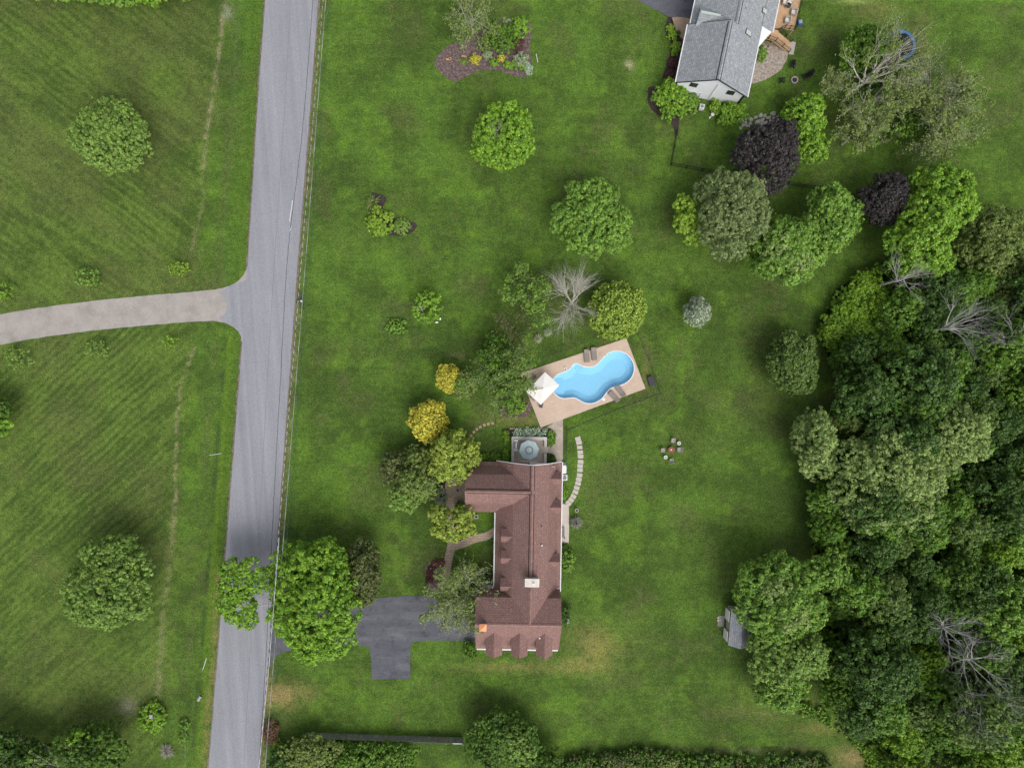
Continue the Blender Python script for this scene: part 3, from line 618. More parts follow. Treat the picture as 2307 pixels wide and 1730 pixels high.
def shrub(label, px, py, r, h, sty, name='shrub', cat='shrub', ry=None, dens=1.2, csc=0.6, group=None, per=18, n=5, base=0.0):
    rng = np.random.RandomState(int(px * 11 + py * 5) % 99991); zc = h * 0.5 + base
    X, Y, _ = P(px, py, zc); k = (H - zc) / H * S * 1.14; ry = ry or r
    root = thing(name, label, cat, (X, Y, base), 0, group)
    L = autolobes(rng, r * k, ry * k, h * 0.45, h * 0.5, n, 0.82, 0.36)
    leaf_mesh('foliage', rng, [(L, sty, dict(dens=dens, csc=csc, per=per, zmin=-0.1))], root)
    segs = []
    for i in range(4): grow(rng, segs, (0, 0, 0), (rng.normal(0, .5), rng.normal(0, .5), 1), h * 0.7, 0.03, 0, 0)
    seg_mesh('stem', segs, M['bark'], root)
    return root
def tuft(label, px, py, r, h, c0, c1, n_=420, name='ornamental_grass', cat='plant', w=0.03, group=None):
    rng = np.random.RandomState(int(px + py * 3)); X, Y, _ = P(px, py, h * 0.5); R = r * S
    a = rng.uniform(0, 2 * PI, n_); t = rng.uniform(0.15, 1, n_); ln = rng.uniform(0.75, 1.1, n_)
    dirs = np.stack([np.cos(a), np.sin(a)], 1); side = np.stack([-np.sin(a), np.cos(a)], 1)
    V = []; F = []; Cc = []
    prof = [(0.05, 0.0, 1.0), (0.35, 0.75, 1.0), (0.75, 1.0, 0.7), (1.0, 0.8, 0.1)]
    VV = np.zeros((n_, 8, 3))
    for i, (u, z, wd) in enumerate(prof):
        rr = (u * t * ln * R)[:, None]; zz = z * h * (1.05 - 0.5 * t) * ln
        for j, sg in enumerate((-1, 1)):
            VV[:, i * 2 + j, :2] = dirs * rr + side * sg * w * wd; VV[:, i * 2 + j, 2] = zz
    base = (np.arange(n_) * 8)[:, None]
    F = np.concatenate([base + np.array([[2 * i, 2 * i + 1, 2 * i + 3, 2 * i + 2]]) for i in range(3)])
    tt = rng.rand(n_)[:, None]; c_ = np.array(c0) * (1 - tt) + np.array(c1) * tt
    o_ = mesh_np(name, VV.reshape(-1, 3), F, np.repeat(c_, 8, 0), M['leaf']); o_.location = (X, Y, 0)
    return tag(o_, label, cat, group)
def dead_tree(label, px, py, h, reach, seeds, mat='bark_grey', name='dead_tree', cat='tree', n_=9, levels=2, r=0.16, dirs=None, up=0.04, leaf=None, kids=2, group=None, puff=None, zb=0.35, spread=0.55, wand=0.28):
    """px,py: where the trunk meets the crown (height h*zb)"""
    rng = np.random.RandomState(seeds); X, Y, _ = P(px, py, h * zb); root = thing(name, label, cat, (X, Y, 0), 0, group)
    segs = [(np.array([0, 0, 0.]), np.array([0, 0, h * zb]), r * 1.3, r)]
    for i in range(n_):
        a = 2 * PI * i / n_ + rng.normal(0, 0.25) if dirs is None else math.radians(dirs[i % len(dirs)]) + rng.normal(0, 0.12)
        L = reach * rng.uniform(0.75, 1.1)
        grow(rng, segs, (0, 0, h * zb * rng.uniform(0.8, 1.0)), (math.cos(a), math.sin(a), (h * (1 - zb)) / reach * rng.uniform(0.5, 1.0)), L, r * rng.uniform(0.55, 0.8), 0, levels, up, kids, wand, 5, spread)
    seg_mesh('branches', segs, M[mat], root, 4)
    if puff:
        far = [s_ for s_ in segs if s_[3] < r * 0.4]; idx = rng.choice(len(far), min(puff[1], len(far)), replace=False)
        Lp = [(far[q][1][0], far[q][1][1], far[q][1][2] - .2, rng.uniform(.4, puff[2]), rng.uniform(.4, puff[2]), .35) for q in idx]
        leaf_mesh('leaf_clumps', rng, [(Lp, puff[0], dict(dens=1.1, csc=.8, per=16, zmin=-.5))], root)
    if leaf:
        tips = [s for s in segs if s[3] < r * 0.30]; k = len(tips); sty = leaf[0]; cd, cl = np.array(STY[sty][0]), np.array(STY[sty][1]); lf = STY[sty][3] * 0.8
        n_ = int(leaf[1] * 26); ii = rng.randint(0, k, n_); A = np.array([t[0] for t in tips])[ii]; B = np.array([t[1] for t in tips])[ii]
        keep = rng.rand(k)[ii] < (leaf[2] if len(leaf) > 2 else .7); A, B, ii = A[keep], B[keep], ii[keep]; n_ = len(A)
        c_ = A + (B - A) * rng.uniform(0, 1.3, (n_, 1)) + rng.normal(0, .17, (n_, 3)) - np.array([0, 0, .10])
        nr = rng.normal(0, .5, (n_, 3)) + np.array([0, 0, .8]); nr /= np.linalg.norm(nr, axis=1)[:, None]
        a_ = rng.normal(size=(n_, 3)); a_ -= nr * (a_ * nr).sum(1)[:, None]; a_ /= np.linalg.norm(a_, axis=1)[:, None]; b_ = np.cross(nr, a_)
        L = lf * rng.uniform(.6, 1.2, (n_, 1)); a_ *= L * .5; b_ *= L * .27
        V = np.stack([c_ - a_, c_ - b_, c_ + a_, c_ + b_], 1); t = np.clip(rng.rand(k)[ii][:, None] * .6 + rng.rand(n_, 1) * .4, 0, 1)
        col = np.clip((cd * (1 - t) + cl * t) * (1 + rng.normal(0, .06, (n_, 3))), .003, 1)
        mesh_np('leaves', V.reshape(-1, 3), np.arange(n_ * 4).reshape(n_, 4), np.repeat(col, 4, 0), M['leaf'], root)
    return root

# ------------------------------------------------------------------ buildings
def roof_shell(mb, prof, a0, a1, axis, th=0.18):
    low = [(u, z - th) for u, z in prof[::-1]]
    return mb.extr(prof + low, a0, a1, axis)
def wall_under(mb, prof, a0, a1, axis, inset=0.38, drop=0.2):
    (u0, z0), (u1, z1) = prof[0], prof[-1]
    P_ = [(u0 + inset, 0), (u0 + inset, z0 - drop + 0.25)] + [(u, z - drop - 0.05) for u, z in prof[1:-1] if abs(u - u0) > inset + 0.3 and abs(u - u1) > inset + 0.3] + [(u1 - inset, z1 - drop + 0.25), (u1 - inset, 0)]
    return mb.extr(P_, a0, a1, axis)
def win(parent, c, w, h, nrm, name='window', shut=False):
    """framed window on a wall facing nrm ('n','s','e','w')"""
    x, y, z = c; t = 0.05
    f = MB(); g = MB()
    if nrm in 'ns':
        s_ = 1 if nrm == 'n' else -1
        f.box(x - w / 2 - .09, x + w / 2 + .09, min(y, y + s_ * t), max(y, y + s_ * t), z - h / 2 - .09, z + h / 2 + .09)
        yy = y + s_ * (t + .012); g.box(x - w / 2, x + w / 2, min(yy, yy - s_ * .03), max(yy, yy - s_ * .03), z - h / 2, z - 0.02); g.box(x - w / 2, x + w / 2, min(yy, yy - s_ * .03), max(yy, yy - s_ * .03), z + 0.02, z + h / 2)
    else:
        s_ = 1 if nrm == 'e' else -1
        f.box(min(x, x + s_ * t), max(x, x + s_ * t), y - w / 2 - .09, y + w / 2 + .09, z - h / 2 - .09, z + h / 2 + .09)
        xx = x + s_ * (t + .012); g.box(min(xx, xx - s_ * .03), max(xx, xx - s_ * .03), y - w / 2, y + w / 2, z - h / 2, z - 0.02); g.box(min(xx, xx - s_ * .03), max(xx, xx - s_ * .03), y - w / 2, y + w / 2, z + 0.02, z + h / 2)
    fo = f.build(name, M['white'] if not shut else M['black'], parent); g.build('pane', M['glass'], fo)
    return fo
u_ = S   # one ground pixel in metres
hs_ = thing('farmhouse', 'long house with a red-brown gambrel roof beside the pool', 'house', (40 * S, -335 * S, 0), -0.0175)
ZE, ZB, ZR = 3.0, 5.8, 8.0
profA = [(-77 * u_, ZE - .1), (-68 * u_, ZE + .52), (-39 * u_, ZB), (0, ZR - .015), (36 * u_, ZB), (59 * u_, ZE + .45), (67 * u_, ZE - .1)]
aN, aS = 165 * u_, -167 * u_
roof_shell(MB(), profA, aS, aN, 'y').build('main_roof', M['roof_red'], hs_)
wall_under(MB(), profA, aS + .5, aN - .45, 'y').build('main_wall', M['siding'], hs_)
profB = [(53 * u_, ZE - .1), (62 * u_, ZE + .5), (79 * u_, ZB), (109.5 * u_, ZR - .03), (141 * u_, ZB), (156 * u_, ZE + .5), (163.5 * u_, ZE - .1)]
roof_shell(MB(), profB, -139 * u_, -4 * u_, 'x').build('wing_roof', M['roof_red'], hs_)
wall_under(MB(), profB, -134 * u_, -20 * u_, 'x').build('wing_wall', M['siding'], hs_)
profC = [(-246 * u_, ZE - .1), (-237 * u_, ZE + .42), (-167 * u_, ZR), (-120 * u_, ZB), (-112 * u_, ZE + .3)]
roof_shell(MB(), profC, -113 * u_, 65 * u_, 'x').build('garage_roof', M['roof_red'], hs_)
wall_under(MB(), profC, -109 * u_, 61 * u_, 'x').build('garage_wall', M['siding'], hs_)
# ridge vents
def ridge_cap(p0, p1, z, axis, w=0.34, dark=True):
    a0, a1 = sorted((p0, p1)); c0 = MB(); d0 = MB()
    return a0, a1
def cap_y(x, y0, y1, z, slope, w=0.24, name='ridge_vent'):
    c = MB(); c.extr([(x - w, z - w * slope + .05), (x, z + .07), (x + w, z - w * slope + .05), (x + w, z - w * slope - .02), (x - w, z - w * slope - .02)], y0, y1, 'y')
    o_ = c.build(name, M['roof_ridge'], hs_); w2 = w + .12
    MB().extr([(x - w2, z - w2 * slope + .022), (x, z + .03), (x + w2, z - w2 * slope + .022), (x + w2, z - w2 * slope - .03), (x - w2, z - w2 * slope - .03)], y0 - .01, y1 + .01, 'y').build('painted_shadow_line', M['seam_shadow'], o_)  # dark strip painted as the shadow line either side of the raised cap
def cap_x(y, x0, x1, z, slope, w=0.24, name='ridge_vent', root=None, shadow_lines=True, mat='roof_ridge'):
    c = MB(); c.extr([(y - w, z - w * slope + .05), (y, z + .07), (y + w, z - w * slope + .05), (y + w, z - w * slope - .02), (y - w, z - w * slope - .02)], x0, x1, 'x')
    o_ = c.build(name, M[mat], root or hs_); w2 = w + .12
    if shadow_lines: MB().extr([(y - w2, z - w2 * slope + .022), (y, z + .03), (y + w2, z - w2 * slope + .022), (y + w2, z - w2 * slope - .03), (y - w2, z - w2 * slope - .03)], x0 - .01, x1 + .01, 'x').build('painted_shadow_line', M['seam_shadow'], o_)  # near-black strip under the cap stands in for its cast shadow
sA = (ZR - ZB) / (37.5 * u_)
cap_y(0, 113 * u_, 164 * u_, ZR, sA); cap_y(0, -72 * u_, 105 * u_, ZR, sA); 
MB().extr([(-.17, ZR - .17 * sA + .04), (0, ZR + .05), (.17, ZR - .17 * sA + .04), (.17, ZR - .3), (-.17, ZR - .3)], -165 * u_, -95 * u_, 'y').build('ridge_cap', M['roof_ridge'], hs_)
cap_x(109.5 * u_, -137 * u_, -3 * u_, ZR, (ZR - ZB) / (31 * u_), 0.22)
MB().extr([(-167 * u_ - .17, ZR - .05), (-167 * u_, ZR + .05), (-167 * u_ + .17, ZR - .05), (-167 * u_ + .1, ZR - .3), (-167 * u_ - .1, ZR - .3)], -113 * u_, 65 * u_, 'x').build('ridge_cap', M['roof_ridge'], hs_)
# white rake boards and gutters
def rake(prof, a, axis, t=0.09, lift=0.025, dp=0.26):
    up = [(x, z + lift) for x, z in prof]; lo = [(x, z - dp) for x, z in prof[::-1]]
    return MB().extr(up + lo, a, a + t, axis)
rake(profA, aN + .005, 'y').build('rake_board', M['white'], hs_)
rake(profB, -139 * u_ - .1, 'x', .09, 0.0).build('rake_board', M['roof_ridge'], hs_)
rake(profC, -113 * u_ - .1, 'x', .09, 0.0).build('rake_board', M['roof_ridge'], hs_)
rake(profC, 65 * u_ + .01, 'x', .09, 0.0).build('rake_board', M['roof_ridge'], hs_)
def gut(x0, x1, y0, y1, z): MB().box(x0, x1, y0, y1, z - .13, z).build('gutter', M['white'], hs_)
gut(-77 * u_ - .17, -77 * u_ - .01, -111 * u_, 52 * u_, ZE - .08); gut(67 * u_ + .01, 67 * u_ + .15, -118 * u_, aN, ZE - .08)
gut(40 * u_, 65 * u_, -111 * u_, -111 * u_ + .14, ZE + .33)
gut(-113 * u_, 65 * u_, -246 * u_ - .18, -246 * u_ - .01, ZE - .08)
# downspout at the far corner of the east side
MB().tube((67 * u_ - .3, -118 * u_, 0), (67 * u_ - .3, -118 * u_, 2.8), .05).build('downspout', M['white'], hs_)
def dormer(parent, face, along, width, ze, zr, depth, d, rmat='roof_red', wmat='siding', oh=0.22, trim=True):
    """face: coordinate of the front plane; along: centre along the wall; d in 'n','s','e','w' """
    s_ = 1 if d in 'ne' else -1; ax = 'y' if d in 'ns' else 'x'; hw = width / 2
    prof = [(along - hw - .12, ze - .06), (along, zr), (along + hw + .12, ze - .06)]
    a0, a1 = sorted((face + s_ * oh, face - s_ * depth))
    r = roof_shell(MB(), prof, a0, a1, ax, .1).build('dormer_roof', M[rmat], parent)
    wl = [(along - hw, ze - 2.6), (along - hw, ze - .1), (along, zr - .15), (along + hw, ze - .1), (along + hw, ze - 2.6)]
    b0, b1 = sorted((face, face - s_ * depth))
    w = MB().extr(wl, b0, b1, ax).build('dormer_wall', M[wmat], parent)
    c = (along, face, ze - .62) if ax == 'y' else (face, along, ze - .62)
    win(w, c, width * .5, .95, d)
    return r
for lx in (-74.5, -20, 33): dormer(hs_, -243 * u_, lx * u_, 34 * u_ * .93, 5.25, 6.35, 4.5, 's')
for ly in (9, -37, -97): dormer(hs_, -60 * u_, ly * u_, 27 * u_ * .93, 4.85, 5.75, 2.1, 'w')
for ly in (133, 72, -44): dormer(hs_, 60 * u_, ly * u_, 27 * u_ * .93, 4.4, 5.45, 2.0, 'e')
for ly, z in ((30, 1.5), (-8, 1.5), (-70, 1.5), (140, 1.5), (100, 1.5)): win(hs_, (61.5 * u_, ly * u_, z), 1.0, 1.3, 'e')
for lx, z in ((-40, 1.6), (45, 1.6), (-40, 4.4), (40, 4.4)): win(hs_, (lx * u_, aN - .44, z), 1.1, 1.2, 'n')
for lx in (-80, -20, 35): win(hs_, (lx * u_, -240 * u_, 1.5), 1.1, 1.2, 's')
for ly in (-138, -200): MB().box(-109 * u_ - .06, -109 * u_ + .02, (ly - 18) * u_, (ly + 18) * u_, 0.05, 2.3).build('garage_door', M['white'], hs_)
d_ = MB().box(-72.5 * u_, -71 * u_, -12 * u_, 2 * u_, 0.1, 2.1).build('front_door', M['rust'], hs_)
MB().cyl((-73 * u_, -10 * u_), .05, 1.0, 1.1, 8).build('handle', M['grey'], d_)
# chimneys and vents
ch = MB().obox((2.5 * u_, -74 * u_), 1.70, .85, 5, 8.95).build('chimney', M['stone_light'], hs_)
MB().obox((2.5 * u_, -74 * u_), 2.0, 1.15, 8.95, 9.12).build('chimney_cap', M['white'], ch)
MB().obox((2.5 * u_, -74 * u_), 1.84, 1.0, 9.12, 9.15).build('cap_top', M['wall_cap'], ch)
MB().cyl((6 * u_, -75 * u_), .13, 9.12, 9.5, 14).build('flue', M['white'], ch)
ch = MB().obox((-97 * u_, -168 * u_), .85, .95, 5, 8.9).build('garage_chimney', M['midgrey'], hs_)
c_ = (-97 * u_, -168 * u_); mb = MB(); mb.obox(c_, 1.0, 1.02, 9.0, 9.08)
mb.add([(c_[0] - .5, c_[1] - .51, 9.08), (c_[0] + .5, c_[1] - .51, 9.08), (c_[0] + .5, c_[1] + .51, 9.08), (c_[0] - .5, c_[1] + .51, 9.08), (c_[0], c_[1], 9.28)], [(0, 1, 4), (1, 2, 4), (2, 3, 4), (3, 0, 4)])
mb.build('copper_cap', M['copper'], ch)
MB().cyl((23 * u_, -4 * u_), .10, 6.2, 7.1, 10).build('vent_pipe', M['white'], hs_)
MB().cyl((22 * u_, 36 * u_), .07, 6.2, 6.95, 10).build('vent_pipe', M['black'], hs_)
mb = MB(); mb.obox((23 * u_, -206 * u_), .42, .3, 5.2, 5.75, 0, .6); mb.build('roof_vent', M['white'], hs_)
# cellar hatch and heat pump on the east wall
X, Y, _ = P(1270, 1056, .5)
t_ = thing('cellar_hatch', 'white sloping cellar hatch against the east wall of the red-roofed house', 'hatch', (X, Y, 0), -.0175)
MB().extr([(-.45, 0), (-.45, .95), (.42, .45), (.42, 0)], -.72, .55, 'y').build('hatch_body', M['white'], t_)
for i in range(3): MB().box(-.35, .35, .60 + i * .13, .66 + i * .13, .35, .40).build('rail', M['grey'], t_)
def hvac(label, px, py, s_, rz):
    X, Y, _ = P(px, py, .8); t_ = thing('heat_pump', label, 'air conditioner', (X, Y, 0), rz)
    MB().obox((0, 0), s_, s_, .05, .80).build('casing', M['white'], t_, bevel=.03)
    g = MB(); g.cyl((0, 0), s_ * .38, .80, .815, 24); fo = g.build('fan_well', M['darkgrey'], t_)
    b = MB()
    for i in range(3): b.obox((math.cos(i * 2.094 + .5) * s_ * .19, math.sin(i * 2.094 + .5) * s_ * .19), s_ * .3, s_ * .13, .825, .84, i * 2.094 + .5)
    b.cyl((0, 0), s_ * .07, .82, .86, 10); b.build('fan', M['grey'], t_)
    g = MB()
    for r_ in (.2, .3, .39): g.ring((0, 0), s_ * r_, s_ * r_ + .012, .86, .872, 20)
    g.build('grille', M['white'], t_)
hvac('white heat pump with a round fan on the east wall of the red-roofed house', 1272, 1076, .85, -.0175)
hvac('white heat pump between the shrubs below the white gable', 1582, 240, .72, -.2)

# neighbour house
TH = math.radians(-11.8); ct, st_ = math.cos(TH), math.sin(TH)
nh = thing('neighbour_house', 'white house with a grey shingle roof and a gable facing the lawn', 'house', (431.9 * S, 636.3 * S, 0), TH)
def NL(px, py, h=0.0):   # pixel at height h -> neighbour-house local metres
    x, y, _ = P(px, py, h); x -= 431.9 * S; y -= 636.3 * S; return (x * ct + y * st_, -x * st_ + y * ct)
p1 = [(-79 * u_, 4.2), (0, 7.6), (79 * u_, 4.2)]; p2 = [(-74 * u_, 3.95), (15 * u_, 6.93), (79 * u_, 4.17)]
roof_shell(MB(), p1, 0, 127 * u_, 'y', .16).build('front_roof', M['roof_grey'], nh)
roof_shell(MB(), p2, 125.5 * u_, 330 * u_, 'y', .16).build('main_roof', M['roof_grey'], nh)
wall_under(MB(), p1, .35, 126 * u_, 'y', .45, .2).build('front_wall', M['siding'], nh)
wall_under(MB(), p2, 127 * u_, 325 * u_, 'y', .45, .2).build('main_wall', M['siding'], nh)
def ncap(x, y0, y1, z, sl):
    w = .24; o_ = MB().extr([(x - w, z - w * sl + .05), (x, z + .07), (x + w, z - w * sl + .05), (x + w, z - .3), (x - w, z - .3)], y0, y1, 'y').build('ridge_vent', M['roof_grey'], nh)
    w += .11; MB().extr([(x - w, z - w * sl + .02), (x, z + .02), (x + w, z - w * sl + .02), (x + w, z - .3), (x - w, z - .3)], y0 - .01, y1 + .01, 'y').build('painted_shadow_line', M['seam_shadow'], o_)  # shadow beside the ridge put in as a wider dark strip
ncap(0, .02, 124 * u_, 7.6, 3.4 / (79 * u_)); ncap(15 * u_, 128 * u_, 330 * u_, 6.93, 2.9 / (76 * u_))
MB().extr([(x, z + .02) for x, z in p1] + [(x, z - .22) for x, z in p1[::-1]], -.09, -.005, 'y').build('rake_board', M['darkgrey'], nh)
MB().extr([(x, z + .01) for x, z in p1[:2]] + [(x, z - .22) for x, z in p1[1::-1]], 127 * u_ + .005, 127 * u_ + .09, 'y').build('rake_board', M['darkgrey'], nh)
for x0, x1, y0, y1 in ((-79 * u_ - .15, -79 * u_ - .01, 0, 127 * u_), (79 * u_ + .01, 79 * u_ + .14, 0, 160 * u_), (-74 * u_ - .15, -74 * u_ - .01, 127.5 * u_, 330 * u_)):
    MB().box(x0, x1, y0, y1, 4.06, 4.19).build('gutter', M['white'], nh)
win(nh, (-39 * u_, .34, 3.75), .95, 1.0, 's', shut=True); win(nh, (43 * u_, .34, 3.7), .95, 1.0, 's', shut=True)
for yy in (60, 110, 200, 260): win(nh, (-72 * u_, yy * u_, 2.2), 1.0, 1.3, 'w', shut=True); 
for yy in (40, 90): win(nh, (72 * u_, yy * u_, 2.6), 1.0, 1.3, 'e', shut=True)
MB().tube((8 * u_, .24, .1), (8 * u_, .24, 5.6), .055).build('downspout', M['white'], nh)
MB().path([(-60 * u_, .26, 1.9), (-14 * u_, .26, 1.9), (-14 * u_, .26, .2)], .04).build('conduit', M['white'], nh)
MB().box(71 * u_, 75 * u_, .28, .36, 0, 4.1).build('corner_board', M['black'], nh)
# small cross dormer with a ridge cap on the west slope
a_ = NL(1579, 27, 6.2)
dr = roof_shell(MB(), [(a_[1] - 1.5, 4.9), (a_[1], 6.25), (a_[1] + 1.5, 4.9)], a_[0] - .1, a_[0] + 3.4, 'x', .12).build('dormer_roof', M['roof_grey'], nh)
MB().box(a_[0], a_[0] + 2.9, a_[1] - .16, a_[1] + .16, 6.12, 6.3).build('ridge_cap', M['skylight'], dr)
MB().extr([(a_[1] - 1.35, 4.1), (a_[1] - 1.35, 4.9), (a_[1], 6.1), (a_[1] + 1.35, 4.9), (a_[1] + 1.35, 4.1)], a_[0] + .15, a_[0] + 3, 'x').build('dormer_wall', M['siding'], nh)
def zroof(x): return 6.93 - (x - 15 * u_) * 2.76 / (64 * u_)
for pxx, pyy in ((1689, 71.5), (1734, 12)):
    a_ = NL(pxx, pyy, 6.0); sl = -3.9 / (67.5 * u_); z = zroof(a_[0]) if a_[1] > 125 * u_ else 7.6 - a_[0] * 3.4 / (79 * u_)
    q = [(dx, dy) for dx, dy in ((-.5, -.38), (.5, -.38), (.5, .38), (-.5, .38))]
    mb = MB(); mb.add([(a_[0] + x, a_[1] + y, z + x * -.72 + .02) for x, y in q] + [(a_[0] + x, a_[1] + y, z + x * -.72 + .14) for x, y in q], [(4, 5, 6, 7), (0, 1, 5, 4), (1, 2, 6, 5), (2, 3, 7, 6), (3, 0, 4, 7)])
    fr_ = mb.build('skylight', M['darkgrey'], nh)
    MB().add([(a_[0] + x * .88, a_[1] + y * .86, z + x * .88 * -.72 + .155) for x, y in q], [(0, 1, 2, 3)]).build('pane', M['skylight'], fr_)
a_ = NL(1685, 14, 7); MB().cyl(a_, .09, 6.2, zroof(a_[0]) + .35, 10).build('vent_pipe', M['grey'], nh)
# lower bay to the east
pb = [(78 * u_, 4.3), (107 * u_, 3.35)]
MB().extr(pb + [(107 * u_, 3.2), (78 * u_, 4.1)], 156 * u_, 330 * u_, 'y').build('bay_roof', M['roof_grey'], nh)
MB().extr([(70 * u_, 0), (70 * u_, 4.0), (102 * u_, 3.3), (102 * u_, 0)], 160 * u_, 325 * u_, 'y').build('bay_wall', M['siding'], nh)
MB().box(107 * u_ + .01, 107 * u_ + .14, 156 * u_, 330 * u_, 3.18, 3.32).build('gutter', M['white'], nh)
MB().add([(79 * u_ + .14, 112 * u_, 3.9), (79 * u_ + .14, 156 * u_, 4.1), (105 * u_, 156 * u_, 3.3)] + [(79 * u_ + .14, 112 * u_, 3.8), (79 * u_ + .14, 156 * u_, 3.9), (105 * u_, 156 * u_, 3.2)], [(0, 1, 2), (5, 4, 3), (0, 2, 5, 3)]).build('porch_canopy', M['white'], nh)

# deck behind the neighbour house
dk = thing('wooden_deck', 'raised wooden deck with black railings behind the grey-roofed house', 'deck', (431.9 * S, 636.3 * S, 0), TH)
DZ = 2.3
MB().prism([(103 * u_, 172 * u_), (134 * u_, 178 * u_), (157 * u_, 178 * u_), (157 * u_, 330 * u_), (103 * u_, 330 * u_)], DZ - .2, DZ).build('floor_boards', M['planks'], dk)
MB().prism([(83 * u_, 150 * u_), (121 * u_, 146 * u_), (124 * u_, 171 * u_), (103 * u_, 171.5 * u_), (83 * u_, 158 * u_)], DZ - .2, DZ - .003).build('landing', M['planks'], dk)
mb = MB()
for i in range(10): mb.box((121 + i * 4.3) * u_, (121 + (i + 1) * 4.3 + .6) * u_, 147 * u_, 168 * u_, DZ - .18 - i * .22 - .05, DZ - .18 - i * .22)
mb.build('stair_tread', M['planks'], dk)
for yy in (146.3, 168):
    MB().extr([(121 * u_, DZ - .5), (121 * u_, DZ), (165 * u_, .15), (165 * u_, 0), (158 * u_, 0)], yy * u_, (yy + .8) * u_, 'y').build('stringer', M['planks'], dk)
for x, y in ((106, 180), (130, 180), (155, 180), (155, 230), (155, 280), (155, 325), (86, 152), (118, 148)): MB().box((x - 1) * u_, (x + 1) * u_, (y - 1) * u_, (y + 1) * u_, 0, DZ - .2).build('support_post', M['planks'], dk)
def rail(pts, z=0.0, posts=True):
    mb = MB()
    for (x0, y0, z0), (x1, y1, z1) in zip(pts[:-1], pts[1:]):
        for hh in (.95, .12): mb.tube((x0 * u_, y0 * u_, z0 + hh), (x1 * u_, y1 * u_, z1 + hh), .03, None, 4)
        L = math.dist((x0, y0), (x1, y1)) * u_; k = max(1, int(L / .13))
        for i in range(k):
            t = (i + .5) / k; mb.tube((u_ * (x0 + (x1 - x0) * t), u_ * (y0 + (y1 - y0) * t), z0 + (z1 - z0) * t + .12), (u_ * (x0 + (x1 - x0) * t), u_ * (y0 + (y1 - y0) * t), z0 + (z1 - z0) * t + .95), .009, None, 3)
        mb.obox((x1 * u_, y1 * u_), .09, .09, z1, z1 + 1.05); mb.obox((x0 * u_, y0 * u_), .09, .09, z0, z0 + 1.05)
    mb.build('railing', M['black'], dk)
rail([(157, 330, DZ), (157, 290, DZ), (157, 250, DZ), (157, 215, DZ), (156, 179, DZ)]); rail([(156, 179, DZ), (145, 178.5, DZ), (134, 178, DZ), (126, 173, DZ)])
rail([(84, 150, DZ), (104, 148, DZ), (121, 146, DZ), (143, 146, 1.15), (164, 146, .1)]); rail([(124, 170, DZ), (144, 169, 1.1), (164, 169, .1)])
MB().prism([(165 * u_, 143 * u_), (176 * u_, 143 * u_), (176 * u_, 172 * u_), (165 * u_, 172 * u_)], 0, .06).build('landing_pad', M['stone_light'], dk)
def armchair(label, px, py, h, rz, mat='cushion', w=.8, group=None):
    X, Y, _ = P(px, py, h + .4); t_ = thing('armchair', label, 'chair', (X, Y, h), rz, group)
    MB().box(-w / 2, w / 2, -w / 2, w / 2, .28, .36).build('seat_frame', M['wicker'], t_)
    MB().box(-w * .38, w * .38, -w * .42, w * .32, .37, .50).build('seat_cushion', M[mat], t_, bevel=.03)
    MB().extr([(w * .30, .36), (w * .46, .95), (w * .54, .95), (w * .46, .30)], -w * .45, w * .45, 'x').build('backrest', M[mat], t_)
    for s_ in (-1, 1): MB().box(s_ * w * .5 - .05, s_ * w * .5 + .05, -w * .45, w * .45, .36, .62).build('armrest', M['wicker'], t_)
    for sx in (-1, 1):
        for sy in (-1, 1): MB().obox((sx * w * .44, sy * w * .42), .06, .06, 0, .3).build('leg', M['wicker'], t_)
    return t_
armchair('cream cushioned deck chair near the top of the deck stairs', 1774, 46, DZ, -1.7)
armchair('cream deck chair against the outer railing of the deck', 1788, 28, DZ, -1.75)
armchair('cream chair beside the dark round table on the deck', 1779, 7, DZ, -.6)
armchair('cream chair against the house wall on the deck', 1769, 5, DZ, 1.4)
X, Y, _ = P(1776, 12.5, DZ + .5); t_ = thing('side_table', 'small dark round table between two cream deck chairs', 'table', (X, Y, DZ))
MB().cyl((0, 0), .42, .46, .5, 20).build('table_top', M['darkgrey'], t_); MB().cyl((0, 0), .05, 0, .46, 8).build('leg', M['black'], t_)
X, Y, _ = P(1803, 51, .4); t_ = thing('storage_tub', 'blue plastic tub with a pale lid on the grass beside the deck', 'tub', (X, Y, 0), .1)
MB().obox((0, 0), .6, .7, 0, .5, 0, 1.1).build('body', M['blue'], t_); MB().obox((0.02, .05), .48, .5, .5, .56).build('lid', M['grey'], t_)

# shed
def local_frame(px, py, h, ang):
    X, Y, _ = P(px, py, h); return X, Y, ang
X, Y, _ = P(1655, 1402, 0); sa_ = -.09
sh = thing('garden_shed', 'small grey-roofed shed half hidden by a big leafy tree', 'shed', (X, Y, 0), sa_)
ps = [(-1.45, 2.25), (0, 3.45), (1.6, 2.25)]
roof_shell(MB(), ps, -2.75, 2.75, 'y', .1).build('roof', M['roof_shed'], sh)
wall_under(MB(), ps, -2.55, 2.55, 'y', .15, .12).build('wall', M['tan_siding'], sh)
for yy, w in ((-1.6, 1.5), (1.45, 1.6)):
    MB().box(-1.62, -1.56, yy - w / 2, yy + w / 2, .1, 2.0).build('door', M['canvas_white'], sh)
MB().box(-2.6, -1.65, -.8, .9, 0, .08).build('ramp', M['fence_wood'], sh)
# brick
for px, py in ((1618, 1391), (1618, 1397)):
    X, Y, _ = P(px, py, .1); tag(MB().obox((0, 0), .33, .26, 0, .16, random.Random(px).uniform(0, 1)).build('brick', M['slab'], loc=(X, Y, 0), bevel=.02), 'pale concrete block lying on the grass before the shed ramp', 'brick', 'blocks before the shed')

